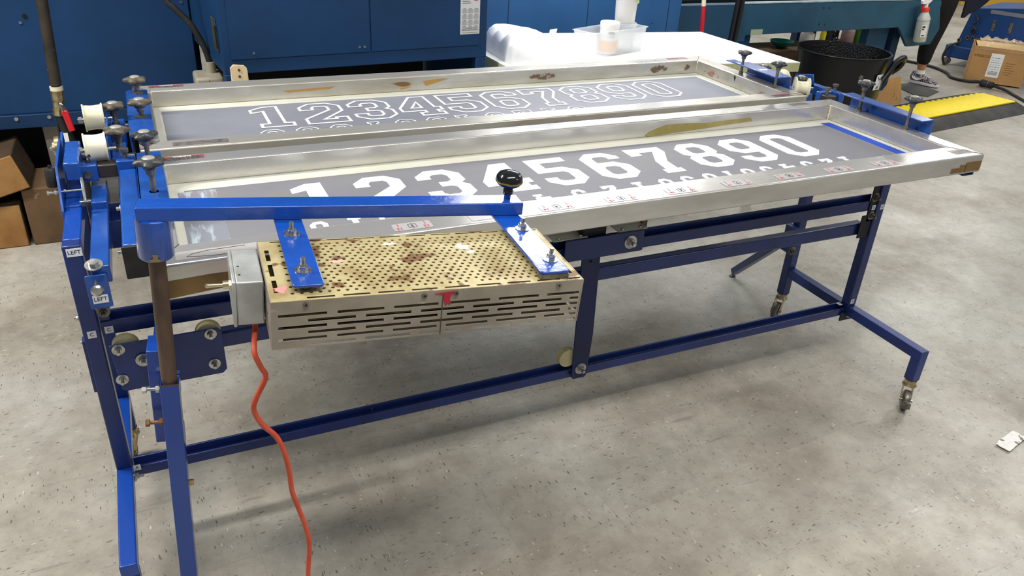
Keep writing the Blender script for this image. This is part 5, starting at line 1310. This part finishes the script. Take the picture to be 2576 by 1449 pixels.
# blue wheeled unit
ud = V((.35, -1, 0)).normalized(); A1 = V((7.45, 5.52, .08))
un = thing('wheeled_machine', 'dark blue sloped machine unit on wheels at the right edge', 'machine', (7.6, 5.1, 0))
MU = fm(A1, ud, V((0, 0, 1)).cross(ud), V((0, 0, 1)))
mb = MB().prism([(.02, .07), (.084, .455), (.11, .485), (1.3, .64), (1.3, .02), (.03, .02)], MU @ frame_m((0, 0, 0), (1, 0, 0), (0, 0, 1)), -.75); obj('unit_body', mb, mat('unit_blue', '16407c', .4, noise='133766', nscale=4), un, bevel=.006)
mb = MB().box((-.055, -.02, -.005), (1.3, .10, .115), MU); obj('lower_bumper', mb, mat('unit_blue', '16407c'), un, bevel=.012)
mb = MB().box((.25, -.004, .455), (1.2, .0, .49), MU); obj('worn_top_strip', mb, mat('worn_grey_strip', '6f7480', .5), un)
for k, (a_, z_) in enumerate(((.05, .150), (.12, .185), (.165, .185), (.21, .18), (.15, .25))):
    o_ = obj('port_ring', MB().lathe(MU @ V((a_, -.001, z_ + .02)), -(MU.to_3x3() @ V((0, 1, 0))), [(.016, 0), (.020, .002), (.020, .008), (.012, .008)], n=20), DULL if k < 4 else DARK, un, smooth=True)
    obj('port_hole', MB().cyl(MU @ V((a_, -.0085, z_ + .02)), MU @ V((a_, -.0095, z_ + .02)), .012, n=16), DARK, o_)
for a_ in (.30, .45): obj('name_plate', MB().box((a_, -.004, .30), (a_ + .028, 0, .40), MU), DULL, un)
obj('unit_caster', MB().cyl(MU @ V((-.01, -.01, -.044)), MU @ V((-.01, .02, -.044)), .036, n=20), DULL, un, smooth=True)
obj('unit_caster', MB().cyl(MU @ V((1.2, .02, -.044)), MU @ V((1.2, .05, -.044)), .036, n=20), DULL, un, smooth=True)
obj('caster_stem', MB().cyl(MU @ V((-.01, .02, -.06)), MU @ V((-.01, .03, .01)), .012, n=12), DULL, un)
obj('unit_caster', MB().cyl(MU @ V((.6, .60, -.044)), MU @ V((.6, .63, -.044)), .036, n=20), DULL, un, smooth=True)
obj('wire_bundle', MB().tube(smooth_path([MU @ V(c) for c in ((.14, -.01, .42), (.17, -.03, .38), (.14, -.025, .33), (.18, -.03, .29), (.16, -.02, .25))]), .008, n=8), BLACKR, un, smooth=True)
obj('unit_hose', MB().tube(smooth_path([MU @ V(c) for c in ((.05, -.01, .145), (-.01, -.06, .10), (-.03, -.08, .0), (-.0, -.05, -.085))]), .012, n=8), BLACKR, un, smooth=True)
# far yellow box and dark stand
fy = obj('yellow_carton', MB().box((-.6, -.5, 0), (.75, .5, .35), Rz(12.4, 8.9, -25)), mat('yellow_board', 'd3a640', .8), None); tag(fy, 'yellow carton on the far floor at the top right', 'box')
fw = obj('white_sheet', MB().box((-.35, -.3, .352), (.35, .2, .36), Rz(12.4, 8.9, -35)), WHITE, None); tag(fw, 'white sheet lying on the far yellow carton', 'paper')
bxd = bxm('tool_tray', (.50, -.02, .645), (1.3, .70, .70), MU, mat('dark_tray', '14151a', .6), None); tag(bxd, 'dark tray lying on top of the blue wheeled unit', 'tray')
# crumpled paper scrap
mb = MB(); g = []
Msc = Rz(2.352, 1.100, 12)
for j in range(7):
    row = []
    for i in range(13):
        x, y = i / 12 * .125, j / 6 * .045; e = .006 * NZ.noise(V((x * 60, y * 60, 1))) * (1 if 0 < j < 6 else .4)
        row.append(mb.bm.verts.new(Msc @ V((x + .004 * NZ.noise(V((j, i * .7, 5))), y + .006 * NZ.noise(V((i * .6, j, 8))), .007 + e))))
    g.append(row)
for j in range(6):
    for i in range(12): mb.face([g[j][i], g[j][i + 1], g[j + 1][i + 1], g[j + 1][i]])
sc2 = obj('paper_scrap', mb, mat('scribbled_paper', 'f4f1ec', .7, spots='8b8884', sscale=34, sthr=.60), None); tag(sc2, 'crumpled white paper scrap alone on the floor at the right', 'paper')
so = sc2.modifiers.new('thick', 'SOLIDIFY'); so.thickness = .0015

# ------------------------------------------------------------------ person standing behind the conveyor
PX, PY = -.045, -.04
pe = thing('person', 'person in black cropped leggings, navy jacket and patterned running shoes behind the conveyor', 'person', (6.40, 5.0, 0))
def skinned(name, verts, edges, radii, m_, parent, root=0, sub=2):
    me = bpy.data.meshes.new(name); off = origin_of(parent)
    me.from_pydata([tuple(V(v_) - off) for v_ in verts], edges, [])
    me.materials.append(m_)
    o = bpy.data.objects.new(name, me); COL.objects.link(o); o.parent = parent
    sk = o.modifiers.new('skin', 'SKIN'); sk.use_smooth_shade = True; sk.branch_smoothing = .4
    for i, r in enumerate(radii):
        rr = r if isinstance(r, tuple) else (r, r)
        me.skin_vertices[0].data[i].radius = rr; me.skin_vertices[0].data[i].use_root = (i == root)
    sb_ = o.modifiers.new('sub', 'SUBSURF'); sb_.levels = sub; sb_.render_levels = sub
    return o
P_ = {'pel': (6.46, 5.03, .93), 'wai': (6.50, 5.02, 1.08), 'che': (6.60, 5.00, 1.28), 'nek': (6.68, 4.98, 1.42), 'hed': (6.75, 4.96, 1.56), 'hdt': (6.77, 4.95, 1.66),
      'hr': (6.47, 4.95, .88), 'kr': (6.455, 4.99, .50), 'cr_': (6.42, 5.00, .34), 'ar': (6.425, 5.00, .105), 'hl': (6.42, 5.12, .88), 'kl': (6.20, 5.40, .50), 'cl': (6.10, 5.50, .34), 'al': (6.02, 5.60, .105),
      'shr': (6.62, 4.84, 1.36), 'elr': (6.82, 4.72, 1.15), 'wrr': (7.02, 4.72, 1.02), 'har': (7.08, 4.72, .99), 'shl': (6.60, 5.14, 1.36), 'ell': (6.80, 5.26, 1.14), 'wrl': (7.0, 5.24, 1.02), 'hal': (7.06, 5.24, .99)}
K = list(P_); ix = {k: i for i, k in enumerate(K)}
P_ = {k: (a + PX, b + PY, c) for k, (a, b, c) in P_.items()}
ed = [('pel', 'wai'), ('wai', 'che'), ('che', 'nek'), ('nek', 'hed'), ('hed', 'hdt'), ('pel', 'hr'), ('hr', 'kr'), ('kr', 'cr_'), ('cr_', 'ar'), ('pel', 'hl'), ('hl', 'kl'), ('kl', 'cl'), ('cl', 'al'), ('che', 'shr'), ('shr', 'elr'), ('elr', 'wrr'), ('wrr', 'har'), ('che', 'shl'), ('shl', 'ell'), ('ell', 'wrl'), ('wrl', 'hal')]
rad = dict(pel=.13, wai=.11, che=.13, nek=.05, hed=.085, hdt=.07, hr=.09, kr=.060, cr_=.056, ar=.034, hl=.09, kl=.060, cl=.056, al=.034, shr=.06, elr=.042, wrr=.028, har=.034, shl=.06, ell=.042, wrl=.028, hal=.034)
skinned('body', [P_[k] for k in K], [(ix[a], ix[b]) for a, b in ed], [rad[k] for k in K], SKIN, pe)
lv = ['pel', 'hr', 'kr', 'cr_', 'hl', 'kl', 'cl']
pts = [P_[k] for k in lv] + [(6.38, 4.96, .165), (6.0, 5.53, .165), (6.435, 4.99, 1.02)]
skinned('leggings', pts, [(0, 1), (1, 2), (2, 3), (3, 7), (0, 4), (4, 5), (5, 6), (6, 8), (0, 9)], [.145, .108, .082, .078, .108, .082, .078, .056, .056, .13], LEGG, pe)
lv = ['wai', 'che', 'shr', 'elr', 'wrr', 'shl', 'ell', 'wrl']
pts = [P_[k] for k in lv] + [(6.475, 4.98, .95), (6.61, 4.945, 1.38)]
skinned('jacket', pts, [(0, 1), (1, 2), (2, 3), (3, 4), (1, 5), (5, 6), (6, 7), (0, 8), (1, 9)], [.14, .155, .075, .056, .042, .075, .056, .042, .155, .07], JACK, pe)
# hanging front panel of the open jacket
mb = MB(); pA = [(6.50, 1.02), (6.92, 1.05), (6.98, .80), (6.86, .70), (6.76, .635), (6.68, .615), (6.64, .585), (6.605, .585), (6.60, .72), (6.50, .73)]
mb.prism(pA, frame_m((0, 4.90, 0), (1, 0, 0), (0, 0, 1)), .02); obj('jacket_front', mb, JACK, pe, bevel=.006)
# head details
hc = V((6.715, 4.915, 1.60))
obj('hair', MB().sphere(hc + V((-.02, .0, .03)), .108, 24, (1, .95, 1.02)), HAIR, pe, smooth=True)
obj('face', MB().sphere(hc + V((.035, -.01, -.01)), .088, 24, (.8, .82, 1.12)), SKIN, pe, smooth=True)
for s_ in (-1, 1):
    obj('eye', MB().sphere(hc + V((.100, -.01 + s_ * .03, .012)), .010, 12), WHITE, pe, smooth=True)
    obj('ear', MB().sphere(hc + V((.02, -.01 + s_ * .078, .0)), .020, 12, (.8, .4, 1.3)), SKIN, pe, smooth=True)
obj('nose', MB().lathe(hc + V((.10, -.01, -.025)), (1, 0, .15), [(.014, -.01), (.012, .008), (.004, .018)], n=12), SKIN, pe, smooth=True)
obj('mouth', MB().sphere(hc + V((.098, -.01, -.055)), .012, 12, (.5, 1.6, .5)), mat('lips', '9b4a44', .5), pe, smooth=True)
def hand(w_, dirn):
    w_ = V(w_); d = V(dirn).normalized(); side = d.cross(V((0, 0, 1))).normalized(); up = side.cross(d)
    vs = [w_, w_ + d * .05]; es = [(0, 1)]; rd = [.024, .026]
    for k, L in enumerate((.055, .062, .058, .045)):
        b = w_ + d * .085 + side * (-.027 + .018 * k); vs += [b, b + d * L * .55 - up * .008, b + d * L * .9 - up * .03]; n_ = len(vs)
        es += [(1, n_ - 3), (n_ - 3, n_ - 2), (n_ - 2, n_ - 1)]; rd += [.010, .008, .007]
    b = w_ + d * .03 - side * .035; vs += [b, b + d * .03 - side * .02 - up * .015]; n_ = len(vs); es += [(0, n_ - 2), (n_ - 2, n_ - 1)]; rd += [.011, .009]
    return skinned('hand', vs, es, rd, SKIN, pe, 0, 1)
hand(P_['wrr'], (1, 0, -.4)); hand(P_['wrl'], (1, 0, -.4))
def shoe(ankle, yaw):
    M = Rz(ankle[0], ankle[1], yaw)
    def sec(x, w_, z0, z1, n=14):
        out = []
        for i in range(n):
            a = 2 * PI * i / n; cy, cz = math.cos(a), math.sin(a)
            zz = z0 + (z1 - z0) * (.5 + .5 * cz) if cz > 0 else z0 + (z1 - z0) * (.5 + .5 * cz)
            out.append(M @ V((x, w_ * cy * (1 if cz < .3 else .85), max(zz, z0))))
        return out
    zb0 = .010
    S_ = [(-.070, .016, .035, .085), (-.062, .030, .028, .105), (-.035, .036, .026, .118), (.0, .038, .024, .115), (.035, .040, .022, .100), (.075, .044, .020, .078), (.120, .046, .018, .062), (.160, .040, .018, .048), (.180, .022, .020, .036)]
    mb = MB(); rs2 = [mb.verts(sec(*s)) for s in S_]; mb.loft(rs2); sh = obj('shoe', mb, SHOE, pe, smooth=True)
    mb = MB(); out = [(-.074, 0), (-.066, -.026), (-.03, -.036), (.03, -.038), (.09, -.047), (.145, -.045), (.178, -.028), (.188, 0), (.178, .028), (.145, .045), (.09, .047), (.03, .038), (-.03, .036), (-.066, .026)]
    mb.prism(out, M @ Matrix.Translation((0, 0, .007)), .026); obj('sole', mb, SOLE, sh, bevel=.006)
    mb = MB(); mb.prism([(-.040, .052), (.0, .040), (.085, .083), (.01, .060), (-.025, .066), (-.046, .078), (-.048, .064)], M @ frame_m((0, -.0440, 0), (1, 0, 0), (0, .10, 1)), .0015); obj('side_mark', mb, WHITE, sh)
    for k in range(4): obj('lace', MB().tube([M @ V((.035 + k * .018, -.022, .098 - k * .008)), M @ V((.040 + k * .018, 0, .106 - k * .0085)), M @ V((.035 + k * .018, .022, .098 - k * .008))], .0035, n=6), WHITE, sh, smooth=True)
    obj('sock', MB().cyl(M @ V((0, 0, .095)), M @ V((.002, 0, .128)), .037, .036, n=20), SOCK, sh, smooth=True)
shoe((6.38, 4.96), -68); shoe((5.975, 5.56), -20)
